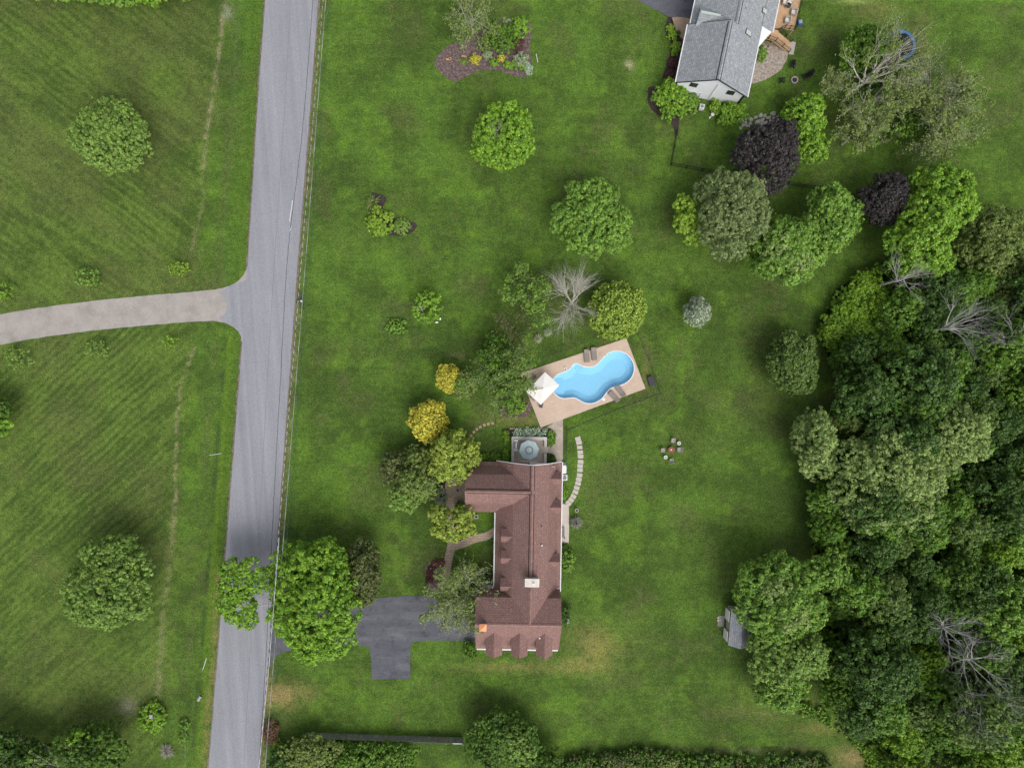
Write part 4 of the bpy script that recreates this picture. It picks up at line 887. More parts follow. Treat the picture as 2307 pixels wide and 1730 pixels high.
# ------------------------------------------------------------------ terrace north of the red-roofed house
tx, ty, _ = P(1192, 1013, 0)
tr_ = thing('terrace', 'raised stone terrace with a low parapet north of the red-roofed house', 'terrace', (tx, ty, 0), -.012)
T = lambda px, py, h: (P(px, py, h)[0] - tx, P(px, py, h)[1] - ty)
a = T(1157, 989, .35); b_ = T(1228, 1044, .35)
MB().box(a[0], b_[0], b_[1] - .3, a[1], 0, .35).build('floor', M['patio'], tr_)
x0, y1 = T(1152.5, 984, .8); x1, y0 = T(1232, 1044, .8); xi0 = T(1158.5, 990, .8)[0]; yi1 = T(1158, 991, .8)[1]; xi1 = T(1226, 991, .8)[0]
ga = T(1226, 1006.5, .8)[1]; gb = T(1226, 1020.5, .8)[1]
MB().box(x0, x1, yi1, y1, 0, .8).build('parapet', M['wall_cap'], tr_)
MB().box(x0, xi0, y0, yi1 - .002, 0, .8).build('parapet', M['wall_cap'], tr_)
MB().box(xi1, x1, ga, yi1 - .002, 0, .8).build('parapet', M['wall_cap'], tr_)
MB().box(xi1, x1, y0, gb, 0, .8).build('parapet', M['wall_cap'], tr_)
MB().box(xi1 + .02, x1 + .2, gb + .02, ga - .02, 0, .353).build('step', M['slab'], tr_)
a = T(1172.5, 1037, .5); b_ = T(1211, 1043.5, .5); MB().box(a[0], b_[0], b_[1] - .1, a[1], 0, .52).build('door_step', M['wall_cap'], tr_)
X, Y, _ = P(1192, 1014, 2.6)
um = thing('patio_umbrella', 'pale aqua octagonal umbrella with a taupe band on the terrace', 'umbrella', (X, Y, .35), .12)
def oct_ring(r0, z0, r1, z1, n=8, ph=0.0):
    mb = MB()
    for i in range(n):
        a, b2 = 2 * PI * i / n + ph, 2 * PI * (i + 1) / n + ph
        if r0 == 0: mb.add([(0, 0, z0), (r1 * math.cos(a), r1 * math.sin(a), z1), (r1 * math.cos(b2), r1 * math.sin(b2), z1)], [(0, 1, 2)])
        else: mb.add([(r0 * math.cos(a), r0 * math.sin(a), z0), (r1 * math.cos(a), r1 * math.sin(a), z1), (r1 * math.cos(b2), r1 * math.sin(b2), z1), (r0 * math.cos(b2), r0 * math.sin(b2), z0)], [(0, 1, 2, 3)])
    return mb
oct_ring(.66, 2.24, 1.50, 1.98).build('canopy', M['canvas_aqua'], um)
oct_ring(.40, 2.33, .68, 2.25).build('band', M['canvas_taupe'], um)
oct_ring(0, 2.5, .44, 2.345).build('top_canopy', M['canvas_aqua'], um)
MB().cyl((0, 0), .025, 0, 2.5, 8).build('pole', M['grey'], um); MB().cyl((0, 0), .035, 2.5, 2.58, 8).build('finial', M['white'], um)
mb = MB()
for i in range(8): a = 2 * PI * i / 8; mb.tube((0, 0, 2.40), (1.48 * math.cos(a), 1.48 * math.sin(a), 1.965), .012, None, 4)
mb.build('rib', M['grey'], um)
t_ = thing('patio_table', 'round stone-topped table under the aqua umbrella', 'table', (X, Y, .35)); MB().ring((0, 0), .05, .62, .68, .72, 24).build('table_top', M['wall_cap'], t_)
for i in range(4): a = i * PI / 2 + .7; MB().tube((.5 * math.cos(a), .5 * math.sin(a), 0), (.4 * math.cos(a), .4 * math.sin(a), .68), .025).build('leg', M['black'], t_)
X, Y, _ = P(1162.5, 1003, 1.0)
g = thing('barbecue', 'stainless steel barbecue with side shelves in the terrace corner', 'grill', (X, Y, .35), -.02)
MB().box(-.28, .28, -.50, .50, .1, .80).build('cabinet', M['darkgrey'], g)
MB().extr([(-.28, .80), (-.24, 1.0), (-.05, 1.10), (.12, 1.06), (.28, .85), (.28, .80)], -.48, .48, 'y').build('hood', M['grey'], g)
for s_ in (-1, 1): MB().box(-.28, .30, s_ * .69 - .17, s_ * .69 + .17, .80, .85).build('side_shelf', M['white'], g, bevel=.02)
MB().tube((.40, -.4, .95), (.40, .4, .95), .022).build('handle', M['white'], g)
MB().box(-.08, .14, -.42, .42, 1.085, 1.115).build('lid_panel', M['white'], g)

# cantilever umbrella, furniture round the pool
c4 = [P(x, y, 2.7) for x, y in ((1228, 838), (1260.6, 867.7), (1218.5, 912), (1186, 882))]
cx4 = sum(p[0] for p in c4) / 4; cy4 = sum(p[1] for p in c4) / 4
um = thing('pool_umbrella', 'white rectangular cantilever umbrella over the pool corner', 'umbrella', (cx4, cy4, .06))
Lq = [(p[0] - cx4, p[1] - cy4, 2.35) for p in c4]; ap = (0, 0, 2.68)
MB().add(Lq + [ap] + [(x, y, z - .14) for x, y, z in Lq], [(0, 1, 4), (1, 2, 4), (2, 3, 4), (3, 0, 4), (0, 5, 6, 1), (1, 6, 7, 2), (2, 7, 8, 3), (3, 8, 5, 0)]).build('canopy', M['canvas_white'], um)
MB().cyl((0, 0), .06, 2.67, 2.74, 10).build('finial', M['midgrey'], um)
mb = MB()
for p in Lq: mb.tube((0, 0, 2.62), (p[0], p[1], p[2] - .03), .018, None, 4)
mb.build('rib', M['grey'], um)
MB().path([(-1.9, -.2, 0), (-1.9, -.2, 2.9), (-.9, -.1, 2.95), (0, 0, 2.78)], .04, 8).build('mast', M['midgrey'], um)
MB().obox((-1.9, -.2), .9, .9, 0, .1).build('base', M['darkgrey'], um)
def lounger(label, px, py, rz):
    X, Y, _ = P(px, py, .3); t_ = thing('sun_lounger', label, 'sun lounger', (X, Y, .06), rz, 'sun loungers by the pool')
    MB().box(-.34, .34, -1.0, .30, .30, .34).build('seat', M['lounge'], t_, bevel=.012)
    MB().extr([(.31, .30), (.98, .52), (.97, .56), (.30, .34)], -.34, .34, 'x').build('backrest', M['lounge'], t_)
    for s_ in (-1, 1): MB().box(s_ * .37 - .03, s_ * .37 + .03, -1.02, 1.0, .22, .30).build('side_rail', M['midgrey'], t_)
    for sx in (-1, 1):
        for sy in (-.8, .75): MB().obox((sx * .36, sy), .05, .05, 0, .23).build('leg', M['midgrey'], t_)
lounger('taupe sun lounger nearer the white umbrella on the upper pool edge', 1321.5, 801.5, .09)
lounger('taupe sun lounger beside the pool ladder on the upper pool edge', 1338, 797, .11)
lounger('taupe sun lounger hanging over the lower deck edge below the pool', 1383.5, 893.5, math.radians(223))
lounger('taupe sun lounger in the deck corner right of the other lower lounger', 1397.5, 881, math.radians(217))
def small_chair(label, px, py, rz, z=.06, mat='wicker', name='patio_chair', group=None, s_=1.0):
    X, Y, _ = P(px, py, z + .45); t_ = thing(name, label, 'chair', (X, Y, z), rz, group)
    w = .56 * s_
    MB().box(-w / 2, w / 2, -w / 2, w / 2, .38, .44).build('seat', M[mat], t_, bevel=.01)
    MB().extr([(w * .40, .44), (w * .62, .92), (w * .72, .92), (w * .52, .42)], -w / 2, w / 2, 'x').build('backrest', M[mat], t_)
    for q in (-1, 1): MB().box(q * w * .5 - .03, q * w * .5 + .03, -w * .45, w * .5, .60, .64).build('armrest', M[mat], t_)
    for sx in (-1, 1):
        for sy in (-1, 1): MB().tube((sx * w * .46, sy * w * .44, 0), (sx * w * .46, sy * w * .42, .62 if sy < 0 else .44), .02, None, 5).build('leg', M[mat], t_)
    return t_
small_chair('grey chair peeping out at the left corner of the pool umbrella', 1202, 898, 1.2)
small_chair('dark-framed chair under the lower tip of the pool umbrella', 1219, 912, 2.9, mat='midgrey')
small_chair('dark chair between the birch leaves and the pool umbrella', 1204, 851, .5, mat='midgrey')
X, Y, _ = P(1212, 885, .7); t_ = thing('dining_table', 'table almost hidden under the white pool umbrella', 'table', (X, Y, .06), .3)
MB().box(-.8, .8, -.45, .45, .68, .72).build('table_top', M['midgrey'], t_)
for sx in (-.7, .7):
    for sy in (-.38, .38): MB().obox((sx, sy), .06, .06, 0, .68).build('leg', M['midgrey'], t_)
X, Y, _ = P(1274.5, 832.5, .2); t_ = thing('pool_steps', 'white plastic step unit on the upper left edge of the pool', 'pool steps', (X, Y, .06), -1.2)
MB().box(-.38, .38, -.22, .22, 0, .14).build('base', M['white'], t_, bevel=.03); MB().box(-.2, .2, -.12, .12, .14, .19).build('hatch', M['grey'], t_)
X, Y, _ = P(1357, 804, .4); t_ = thing('pool_ladder', 'chrome pool ladder on the upper edge right of the loungers', 'ladder', (X, Y, .06), math.radians(-40))
for s_ in (-.25, .25):
    MB().path([(s_, .55, 0), (s_, .55, .35), (s_, .35, .55), (s_, 0.0, .55), (s_, -.25, .25), (s_, -.25, -.7)], .025, 6).build('rail', M['white'], t_)
for z in (-.15, -.45): MB().box(-.25, .25, -.33, -.18, z, z + .05).build('rung', M['white'], t_)
X, Y, _ = P(1360, 899.5, .1); tag(MB().box(-.22, .22, -.22, .22, 0, .03).build('skimmer_lid', M['white'], loc=(X, Y, .06), bevel=.01), 'white square skimmer lid on the deck below the pool', 'lid')
X, Y, _ = P(1468, 858.5, .6); t_ = thing('storage_box', 'dark storage box on the grass inside the pool fence', 'storage box', (X, Y, 0), math.radians(17))
MB().box(-.42, .42, -.72, .72, 0, .52).build('body', M['darkgrey'], t_); MB().box(-.45, .45, -.75, .75, .52, .60).build('lid', M['darkgrey'], t_, bevel=.03)

# fire-table group on the lawn
X, Y, _ = P(1513, 1013.5, .5); t_ = thing('fire_table', 'round rust-red fire table in the middle of the lawn seats', 'fire table', (X, Y, 0))
MB().cyl((0, 0), .30, 0, .42, 24, .42).build('base', M['rust'], t_); MB().ring((0, 0), .19, .50, .42, .47, 32).build('rim', M['rust'], t_)
MB().cyl((0, 0), .19, .36, .40, 20).build('burner_pan', M['black'], t_); MB().obox((.02, 0), .12, .26, .40, .46).build('burner_lid', M['white'], t_); MB().obox((-.2, .02), .07, .16, .47, .49).build('valve', M['white'], t_)
small_chair('grey lawn chair above the rust-red fire table', 1516.5, 993, -.1)
small_chair('grey lawn chair to the right of the rust-red fire table', 1531, 1013, -1.55, s_=1.1)
small_chair('grey lawn chair to the left of the rust-red fire table', 1493.8, 1014, 1.55)
small_chair('grey lawn chair below the rust-red fire table', 1513, 1037.5, 3.25)
for lb, px, py in (('round white side table up and right of the fire table', 1530, 998.6), ('round white side table down and left of the fire table', 1499.8, 1030)):
    X, Y, _ = P(px, py, .45); t_ = thing('side_table', lb, 'table', (X, Y, 0)); MB().ring((0, 0), .2, .28, .40, .47, 24).build('rim', M['white'], t_)
    MB().cyl((0, 0), .2, .40, .44, 24).build('table_top', M['grey'], t_); MB().cyl((0, 0), .16, 0, .40, 14, .1).build('pedestal', M['white'], t_)
# neighbour's fire ring and dark chairs
X, Y, _ = P(1790, 181, .2); t_ = thing('fire_ring', 'round stone fire ring on the neighbour lawn', 'fire pit', (X, Y, 0)); mb = MB()
for i in range(14): a = 2 * PI * i / 14; mb.obox((.46 * math.cos(a), .46 * math.sin(a)), .16, .19, 0, .32, a)
mb.build('stone_rim', M['stone_light'], t_); MB().cyl((0, 0), .38, 0, .12, 20).build('ash_bed', M['mulch'], t_)
def adirondack(label, px, py, rz):
    X, Y, _ = P(px, py, .4); t_ = thing('adirondack_chair', label, 'chair', (X, Y, 0), rz)
    mb = MB()
    for i in range(5): mb.box(-.28, .28, -.38 + i * .12, -.29 + i * .12, .36 - i * .025, .385 - i * .025)
    mb.build('seat', M['black'], t_); mb = MB()
    for i in range(5): mb.extr([(.22, .26), (.55, 1.0 - abs(i - 2) * .05), (.58, 1.0 - abs(i - 2) * .05), (.25, .26)], -.29 + i * .12, -.19 + i * .12, 'x')
    mb.build('backrest', M['black'], t_)
    for s_ in (-1, 1): MB().box(s_ * .36 - .06, s_ * .36 + .06, -.40, .30, .52, .55).build('armrest', M['black'], t_)
    for sx in (-1, 1):
        for sy in (-.34, .28): MB().obox((sx * .36, sy), .06, .06, 0, .52).build('leg', M['black'], t_)
adirondack('black slatted chair above the stone fire ring, next to the gravel', 1786, 147, -.15)
adirondack('black slatted chair right of the stone fire ring', 1815, 172, -1.1)
adirondack('black slatted chair left of the stone fire ring', 1762, 181, 3.2)
adirondack('black slatted chair tucked against the one right of the fire ring', 1825, 167, -.8)
# trampoline
X, Y, _ = P(2029, 102, .9); t_ = thing('trampoline', 'round trampoline with a blue edge pad and a net half under the bare tree', 'trampoline', (X, Y, 0))
MB().cyl((0, 0), 1.95, .88, .9, 40).build('mat', M['black'], t_); MB().ring((0, 0), 1.9, 2.3, .90, .94, 44).build('edge_pad', M['blue_pad'], t_)
net = MB(); poly8 = [(2.75 * math.cos(2 * PI * i / 6 + .25), 2.75 * math.sin(2 * PI * i / 6 + .25)) for i in range(6)]
for i in range(6):
    x, y = poly8[i]; MB().path([(x * .84, y * .84, 0), (x * .9, y * .9, 1.2), (x, y, 2.7)], .03, 6).build('leg', M['black'], t_)
    x2, y2 = poly8[(i + 1) % 6]; net.tube((x, y, 2.68), (x2, y2, 2.68), .02, None, 4)
    for k in range(1, 9): t = k / 9; net.tube((x + (x2 - x) * t, y + (y2 - y) * t, 2.68), ((x + (x2 - x) * t) * .84, (y + (y2 - y) * t) * .84, .95), .006, None, 3)
net.build('safety_net', M['black'], t_)
MB().obox((.2, 1.9), .7, .4, .95, 1.0, .3).build('step_mat', M['blue_pad'], t_)

# stepping stones and slabs
SS = [(1302,988),(1304.5,997),(1306,1007.5),(1307,1018.6),(1308,1028),(1308,1040),(1307,1049.5),(1306.5,1059),(1306,1070),(1304,1079.5),(1302,1089),(1299.4,1098.6),(1296.4,1108),(1292,1117.6),(1287,1125.5),(1281,1133)]
for i, (px, py) in enumerate(SS):
    r = random.Random(i + 5); a = SS[max(0, i - 1)]; b_ = SS[min(len(SS) - 1, i + 1)]; ang = -math.atan2(b_[0] - a[0], b_[1] - a[1]) * -1
    hw, hh = .41, .275; q = [(-hw, -hh), (0, -hh * 1.04), (hw, -hh), (hw * 1.02, 0), (hw, hh), (0, hh * .98), (-hw, hh), (-hw * 1.02, 0)]
    q = [(x * r.uniform(.93, 1.05), y * r.uniform(.9, 1.1)) for x, y in q]; q = smooth_poly([(x * math.cos(ang) - y * math.sin(ang), x * math.sin(ang) + y * math.cos(ang)) for x, y in q], 2)
    X, Y, _ = P(px, py); MB().prism(q, -.02, .05).build('stepping_stone', M['step'], loc=(X, Y, 0), label='pale flat stepping stone in the curved row east of the terrace', cat='stepping stone', group='curved row of stepping stones')
for i, (zx, zy) in enumerate([(1548,1060),(1521,1064),(1496,1071),(1471,1083),(1450,1097),(1432,1115),(1414,1138),(1399,1160),(1384,1185),(1372,1208)]):
    X, Y, _ = P(550 + zx / 2.765, 570 + zy / 2.765); MB().obox((0, 0), .42, .40, -.02, .05, .12 * i).build('square_paver', M['brick_patio'], loc=(X, Y, 0), label='small square pinkish paver in the short arc left of the terrace', cat='paver', group='arc of small square pavers')
X, Y, _ = P(1273, 1178)
tag(MB().prism([(x - X, y - Y) for x, y in poly_px(smooth_poly([(1265, 1136), (1277, 1136), (1281.5, 1140), (1281.5, 1216), (1278, 1221), (1266, 1222), (1262, 1210), (1262, 1150)], 3))], -.05, .08).build('patio_slab', M['slab'], loc=(X, Y, 0)), 'long pale stone patio strip against the east wall of the red-roofed house', 'patio')
X, Y, _ = P(1271.5, 1211, .3); t_ = thing('flower_pot', 'small terracotta pot on the pale patio strip', 'pot', (X, Y, .08)); MB().cyl((0, 0), .11, 0, .3, 14, .15).build('pot', M['rust'], t_); MB().cyl((0, 0), .13, .28, .29, 14).build('soil', M['mulch'], t_)
X, Y, _ = P(1269, 1198, .3); t_ = thing('garden_bench', 'slim dark bench against the east house wall on the pale patio strip', 'bench', (X, Y, .08))
MB().box(-.16, .16, -.75, .75, .40, .45).build('seat', M['midgrey'], t_); MB().box(-.22, -.17, -.75, .75, .45, .85).build('backrest', M['midgrey'], t_)
for yy in (-.65, .65): MB().box(-.15, .15, yy - .04, yy + .04, 0, .40).build('leg', M['midgrey'], t_)
X, Y, _ = P(1299.5, 1150, .8); t_ = thing('bird_bath', 'round grey bird bath above the grey shrub', 'bird bath', (X, Y, 0))
MB().cyl((0, 0), .16, 0, .7, 12, .07).build('pedestal', M['stone_light'], t_); MB().ring((0, 0), .2, .29, .70, .78, 24).build('bowl', M['stone_light'], t_); MB().cyl((0, 0), .21, .70, .73, 20).build('water', M['darkgrey'], t_)
# brick path
path_c = [P(x, y)[:2] for x, y in smooth_poly([(1003, 1336), (1004, 1320), (1005, 1293), (1009, 1265), (1016, 1235), (1018, 1215), (1015, 1180), (1014, 1141), (1016, 1110)], 5, False)]
sheet('brick_path', ribbon(path_c, 1.30), .045, M['brick_path'], world=True)
path_b = [P(x, y)[:2] for x, y in smooth_poly([(1013, 1238), (1026, 1230), (1044, 1224), (1071, 1213), (1096, 1207), (1122, 1192)], 5, False)]
sheet('brick_path', ribbon(path_b, [1.4, 1.3, 1.25] + [1.2] * (len(path_b) - 3)), .049, M['brick_path'], world=True)
sheet('brick_path', smooth_poly([(1005, 1084), (1048, 1080), (1050, 1128), (1030, 1135), (1018, 1145), (1008, 1130)], 4), .041, M['brick_path'])
for px, py, s_ in ((1031, 1104, .55), (1073, 1164, .6)):
    X, Y, _ = P(px, py, .3); t_ = thing('planter', 'square stone planter by the west end of the wing' if px < 1050 else 'square grey planter below the wing wall', 'planter', (X, Y, .04), .1)
    MB().box(-s_ / 2, s_ / 2, -s_ / 2, s_ / 2, 0, .32).build('box', M['stone_light'], t_, bevel=.02); MB().box(-s_ * .3, s_ * .3, -s_ * .3, s_ * .3, .32, .33).build('soil', M['mulch'], t_)

# mulch beds
B1 = [(470,690),(390,740),(300,820),(200,930),(160,1030),(185,1120),(260,1210),(380,1320),(480,1380),(570,1395),(680,1350),(800,1290),(920,1225),(1040,1185),(1200,1185),(1380,1190),(1500,1225),(1650,1285),(1800,1320),(1930,1310),(2020,1260),(2055,1180),(2040,1060),(2010,940),(1990,820),(1995,650),(2030,500),(2030,400),(1990,300),(1900,240),(1750,205),(1450,205),(1300,280),(1000,450),(700,620)]
sheet('planting_bed', smooth_poly([(960 + x / 8.508, 20 + y / 8.508) for x, y in B1], 3), .05, M['mulch_old'])
sheet('planting_bed', smooth_poly([(838, 436), (850, 436), (866, 442), (871, 452), (862, 470), (872, 490), (892, 494), (916, 500), (935, 502), (939, 512), (928, 524), (905, 532), (870, 529), (850, 515), (838, 492), (834, 465)], 4), .05, M['mulch'])
sheet('planting_bed', smooth_poly([(1505, 40), (1513, 41), (1520, 62), (1532, 86), (1545, 92), (1548, 120), (1535, 190), (1500, 190), (1492, 180), (1500, 150), (1511, 120), (1511, 96), (1501, 80), (1499, 60)], 4), .05, M['mulch'])
sheet('planting_bed', smooth_poly([(1467, 196), (1460, 212), (1460, 232), (1470, 250), (1490, 264), (1508, 274), (1517, 286), (1522, 305), (1527, 305), (1529, 285), (1534, 262), (1560, 235), (1540, 200)], 4), .052, M['mulch'])
sheet('planting_bed', smooth_poly([(1143, 965), (1236, 968), (1240, 985), (1152, 984), (1143, 978)], 4), .03, M['mulch'])
sheet('planting_bed', smooth_poly([(1128, 905), (1190, 903), (1196, 925), (1180, 940), (1140, 942), (1126, 928)], 5), .03, M['mulch_old'])
sheet('planting_bed', smooth_poly([(975, 1262), (995, 1262), (1003, 1275), (998, 1300), (985, 1330), (968, 1330), (958, 1300), (960, 1275)], 5), .03, M['mulch_old'])
sheet('planting_bed', smooth_poly([(995, 1085), (1048, 1082), (1050, 1150), (1000, 1160), (985, 1120)], 5), .03, M['mulch'])
for i, (px, py) in enumerate([(1010.5, 134.6), (1014, 133), (1045.5, 129), (1035, 137)]):
    X, Y, _ = P(px, py); r = random.Random(i); MB().obox((0, 0), r.uniform(.35, .8), r.uniform(.2, .35), .04, .14, r.uniform(-.3, .6)).build('wood_chunk', M['orange_wood'], loc=(X, Y, 0), bevel=.03, label='orange fresh-cut wood chunk lying in the mulch bed', cat='wood', group='cut wood in the mulch bed')
def rock(label, px, py, r_, mat='boulder', name='boulder', group=None, cat='rock', h=.6, z=0.0):
    r = random.Random(int(px * 31 + py * 7)); bm = bmesh.new(); bmesh.ops.create_icosphere(bm, subdivisions=2, radius=1)
    for v in bm.verts:
        n_ = 1 + .22 * math.sin(v.co.x * 3.1 + r.random() * .4 + px) * math.cos(v.co.y * 2.7 + py) + r.uniform(-.05, .05); v.co *= n_
    q = r.uniform(.75, 1.2)
    X, Y, _ = P(px, py, .1)
    mb = MB(); mb.add([(v.co.x * r_ * q, v.co.y * r_ / q, max(-.05, v.co.z * r_ * h + .05)) for v in bm.verts], [tuple(v.index for v in f.verts) for f in bm.faces]); bm.free()
    o_ = mb.build(name, M[mat], smooth=True, loc=(X, Y, z), label=label, cat=cat, group=group); o_.rotation_euler = (0, 0, r.uniform(0, 6)); return o_
rock('pale pinkish boulder at the top of the planted bed', 1145, 55, .75)
r = random.Random(12); cnt = 0; placed = []
while cnt < 36:
    t = r.random(); px = 1668 + t * 82; py = 279 - t * 14 + r.uniform(-11, 11); rr = r.uniform(.22, .50)
    if all(math.dist((px, py), (a, b_)) * S > (rr + c) * .85 for a, b_, c in placed):
        placed.append((px, py, rr)); cnt += 1; rock('pale boulder in the rock row between the shrubs and the purple tree', px, py, rr, group='rock row')
    elif len(placed) and r.random() < .002: break
for lb, px, py in (('left of three brown rocks below the birch', 1144, 929), ('middle one of three brown rocks below the birch', 1163, 930.5), ('right one of three brown rocks below the birch', 1180, 922)): rock(lb, px, py, .42, 'brown_rock')
for i, px in enumerate((1152, 1160, 1172, 1182, 1194, 1203, 1214, 1220, 1226, 1231)):
    X, Y, _ = P(px, 965.5); MB().obox((0, 0), .5, .24, 0, .14, random.Random(i).uniform(-.1, .1)).build('edging_stone', M['brick_patio'], loc=(X, Y, 0), bevel=.02, label='pink edging stone in the row above the white-edged hostas', cat='edging stone', group='edging stones above the hostas')

# fences
def fence(label, pts, h, mat='black', post_gap=1.8, name='fence', rails=(.15, .95), thick=.02, pk=.0, r_post=.035):
    W = [P(x, y)[:2] for x, y in pts]; ox, oy = W[0]; root = thing(name, label, 'fence', (ox, oy, 0)); W = [(x - ox, y - oy) for x, y in W]
    rl = MB(); pts_ = []
    for (x0, y0), (x1, y1) in zip(W[:-1], W[1:]):
        L = math.dist((x0, y0), (x1, y1)); k = max(1, round(L / post_gap))
        for i in range(k + 1): pts_.append((x0 + (x1 - x0) * i / k, y0 + (y1 - y0) * i / k))
        for f in rails: rl.tube((x0, y0, h * f), (x1, y1, h * f), thick, None, 4)
        if pk:
            for i in range(int(L / pk)): t = (i + .5) / int(L / pk); rl.tube((x0 + (x1 - x0) * t, y0 + (y1 - y0) * t, .05), (x0 + (x1 - x0) * t, y0 + (y1 - y0) * t, h), .009, None, 3)
    seen = []
    for p in pts_:
        if all(math.dist(p, q) > .2 for q in seen):
            seen.append(p); MB().cyl(p, r_post, 0, h * 1.05, 6).build('post', M[mat], root)
    rl.build('panel', M[mat], root)
fence('black metal picket fence running from the white house corner past the purple trees', [(1524, 296), (1511, 373), (1580, 386), (1640, 394), (1740, 411), (1840, 426), (1935, 445)], 1.25, 'black', 2.2, rails=(.12, .92), pk=.14, thick=.045, r_post=.06)
fence('thin dark mesh fence around the right and lower sides of the pool', [(1437, 752), (1462, 810), (1487, 886), (1400, 918), (1290, 964), (1277, 967), (1275, 1048)], 1.2, 'darkgrey', 2.4, rails=(.05, .97), thick=.02, pk=.3)
fence('thin dark mesh fence above the pool between the birch and the golden conifer', [(1215, 808), (1280, 787), (1346, 761)], 1.2, 'darkgrey', 2.4, rails=(.05, .97), thick=.02, pk=.3)
fence('thin dark mesh fence left of the terrace', [(1116, 930), (1116, 975), (1117, 1036)], 1.2, 'darkgrey', 2.2, rails=(.05, .97), thick=.02, pk=.3)
# board fence at the bottom
W0 = P(690, 1649); W1 = P(1047, 1661); fa = math.atan2(W1[1] - W0[1], W1[0] - W0[0]); FL = math.dist(W0[:2], W1[:2])
bf = thing('board_fence', 'long weathered grey board fence above the lower hedge', 'fence', (W0[0], W0[1], 0), fa)
r = random.Random(4); mb = MB(); k = int(FL / .30)
for i in range(k): mb.box(i * .30 + .005, i * .30 + .29, -.015 + r.uniform(-.01, .01), .02, .03, 1.8 + r.uniform(-.03, .02))
mb.build('boards', M['fence_wood'], bf); MB().box(0, FL, -.05, -.016, .4, .5).box(0, FL, -.05, -.016, 1.4, 1.5).build('rail', M['fence_wood'], bf)
MB().box(FL - 1.7, FL, -.04, .05, 1.81, 1.86).build('cap_rail', M['white'], bf)
for i in range(int(FL / 2.4) + 1): MB().obox((i * 2.4, -.11), .1, .1, 0, 1.85).build('post', M['fence_wood'], bf)

# mailboxes, stakes, wires
def mailbox(label, px, py, rz, mat, L=.55, w=.24):
    X, Y, _ = P(px, py, 1.2); t_ = thing('mailbox', label, 'mailbox', (X, Y, 0), rz)
    prof = [(-w / 2, 0), (-w / 2, w * .55)] + [(-w / 2 * math.cos(a), w * .55 + w / 2 * math.sin(a)) for a in (PI * .25, PI * .5, PI * .75)] + [(w / 2, w * .55), (w / 2, 0)]
    MB().extr([(x, z + 1.05) for x, z in prof], -L / 2, L / 2, 'y').build('box', M[mat], t_); MB().obox((0, -.1), .1, .1, 0, 1.05).build('post', M['slab'], t_)
    MB().box(-w / 2 + .01, w / 2 - .01, L / 2, L / 2 + .02, 1.06, 1.3).build('door', M['black'], t_); MB().box(w / 2, w / 2 + .02, 0, .05, 1.15, 1.4).build('flag', M['rust'], t_)
    return t_
mailbox('black mailbox beside the right edge of the road', 673.5, 674.5, -1.4, 'darkgrey', .62, .34)
X, Y, _ = P(678.5, 677.5, .8); t_ = thing('newspaper_box', 'white newspaper tube behind the black mailbox', 'newspaper tube', (X, Y, 0), .5)
MB().box(-.10, .10, -.22, .22, .75, .95).build('tube', M['white'], t_); MB().obox((0, 0), .07, .07, 0, .75).build('post', M['slab'], t_)
mailbox('grey mailbox in the grass left of the lower road', 449.5, 1572, -.55, 'grey', .8, .42)
for lb, a, b_, h0, h1, w in (('thin white marker pole leaning in the grass left of the lower road', (456.5, 1509), (465, 1482), .05, 1.3, .035), ('thin white stake lying beside the planted bed', (1208, 122), (1211.5, 141), .06, .12, .05), ('thin pale stick lying in the grass left of the road', (472, 1025.5), (499, 1021), .06, .15, .035), ('short pale pipe sticking out beside the lower driveway end', (930.5, 1534), (930.5, 1540), .1, .5, .03)):
    p, q_ = P(*a, h0), P(*b_, h1); o_ = MB().tube((0, 0, 0), (q_[0] - p[0], q_[1] - p[1], q_[2] - p[2]), w, None, 6).build('marker_stake', M['white'], loc=p, label=lb, cat='stake')
def cable(label, pts, h, r_, mat, dash=None, name='overhead_wire'):
    W = [Vector(P(x, y, h)) for x, y in pts]; o_ = W[0].copy(); mb = MB()
    for a, b_ in zip(W[:-1], W[1:]):
        k = 8
        for i in range(k): mb.tube(a.lerp(b_, i / k) - o_, a.lerp(b_, (i + 1) / k) - o_, r_, None, 5)
    t = mb.build(name, M[mat], loc=tuple(o_), label=label, cat='wire', smooth=True)
    if dash:
        d = MB(); a, b_ = W[0], W[-1]; L = (b_ - a).length; s_ = 0.0
        while s_ < L: d.tube(a.lerp(b_, s_ / L) - o_ + Vector((0, 0, .0)), a.lerp(b_, min(1, (s_ + .62) / L)) - o_, r_ * 1.5, None, 5); s_ += 1.15
        d.build('painted_sunlit_dash', M['white'], t)  # sunlit turns of the twisted cable put in as white dashes
cable('thick pale overhead cable running along the right side of the road', [(757, -300), (690, 570), (642, 1170), (597, 1730), (578, 1980)], 8.5, .035, 'wire')
cable('twisted dark overhead wire with painted white sunlit dashes nearest the road edge', [(753, -300), (681, 570), (631, 1170), (584, 1730), (563, 1980)], 9.0, .012, 'wire_dark', True)
cable('thin dark overhead wire over the lawn edge right of the other two', [(772, -300), (701, 570), (650, 1170), (604, 1730), (584, 1980)], 9.2, .014, 'wire_dark')
cable('thin white overhead wire crossing the big tree beside the driveway', [(629, 1210), (606, 1500), (583, 1730), (563, 1980)], 10.5, .028, 'white')
for i, (px, py) in enumerate(((760, -300), (579, 1980))):
    X, Y, _ = P(px, py, 9.0); t_ = thing('utility_pole', 'tall wooden utility pole carrying the roadside wires', 'utility pole', (X, Y, 0), 0, 'utility poles'); MB().cyl((0, 0), .16, 0, 10.6, 10, .12).build('pole', M['bark'], t_); MB().box(-1.2, 1.2, -.06, .06, 8.9, 9.05).build('crossarm', M['bark'], t_)

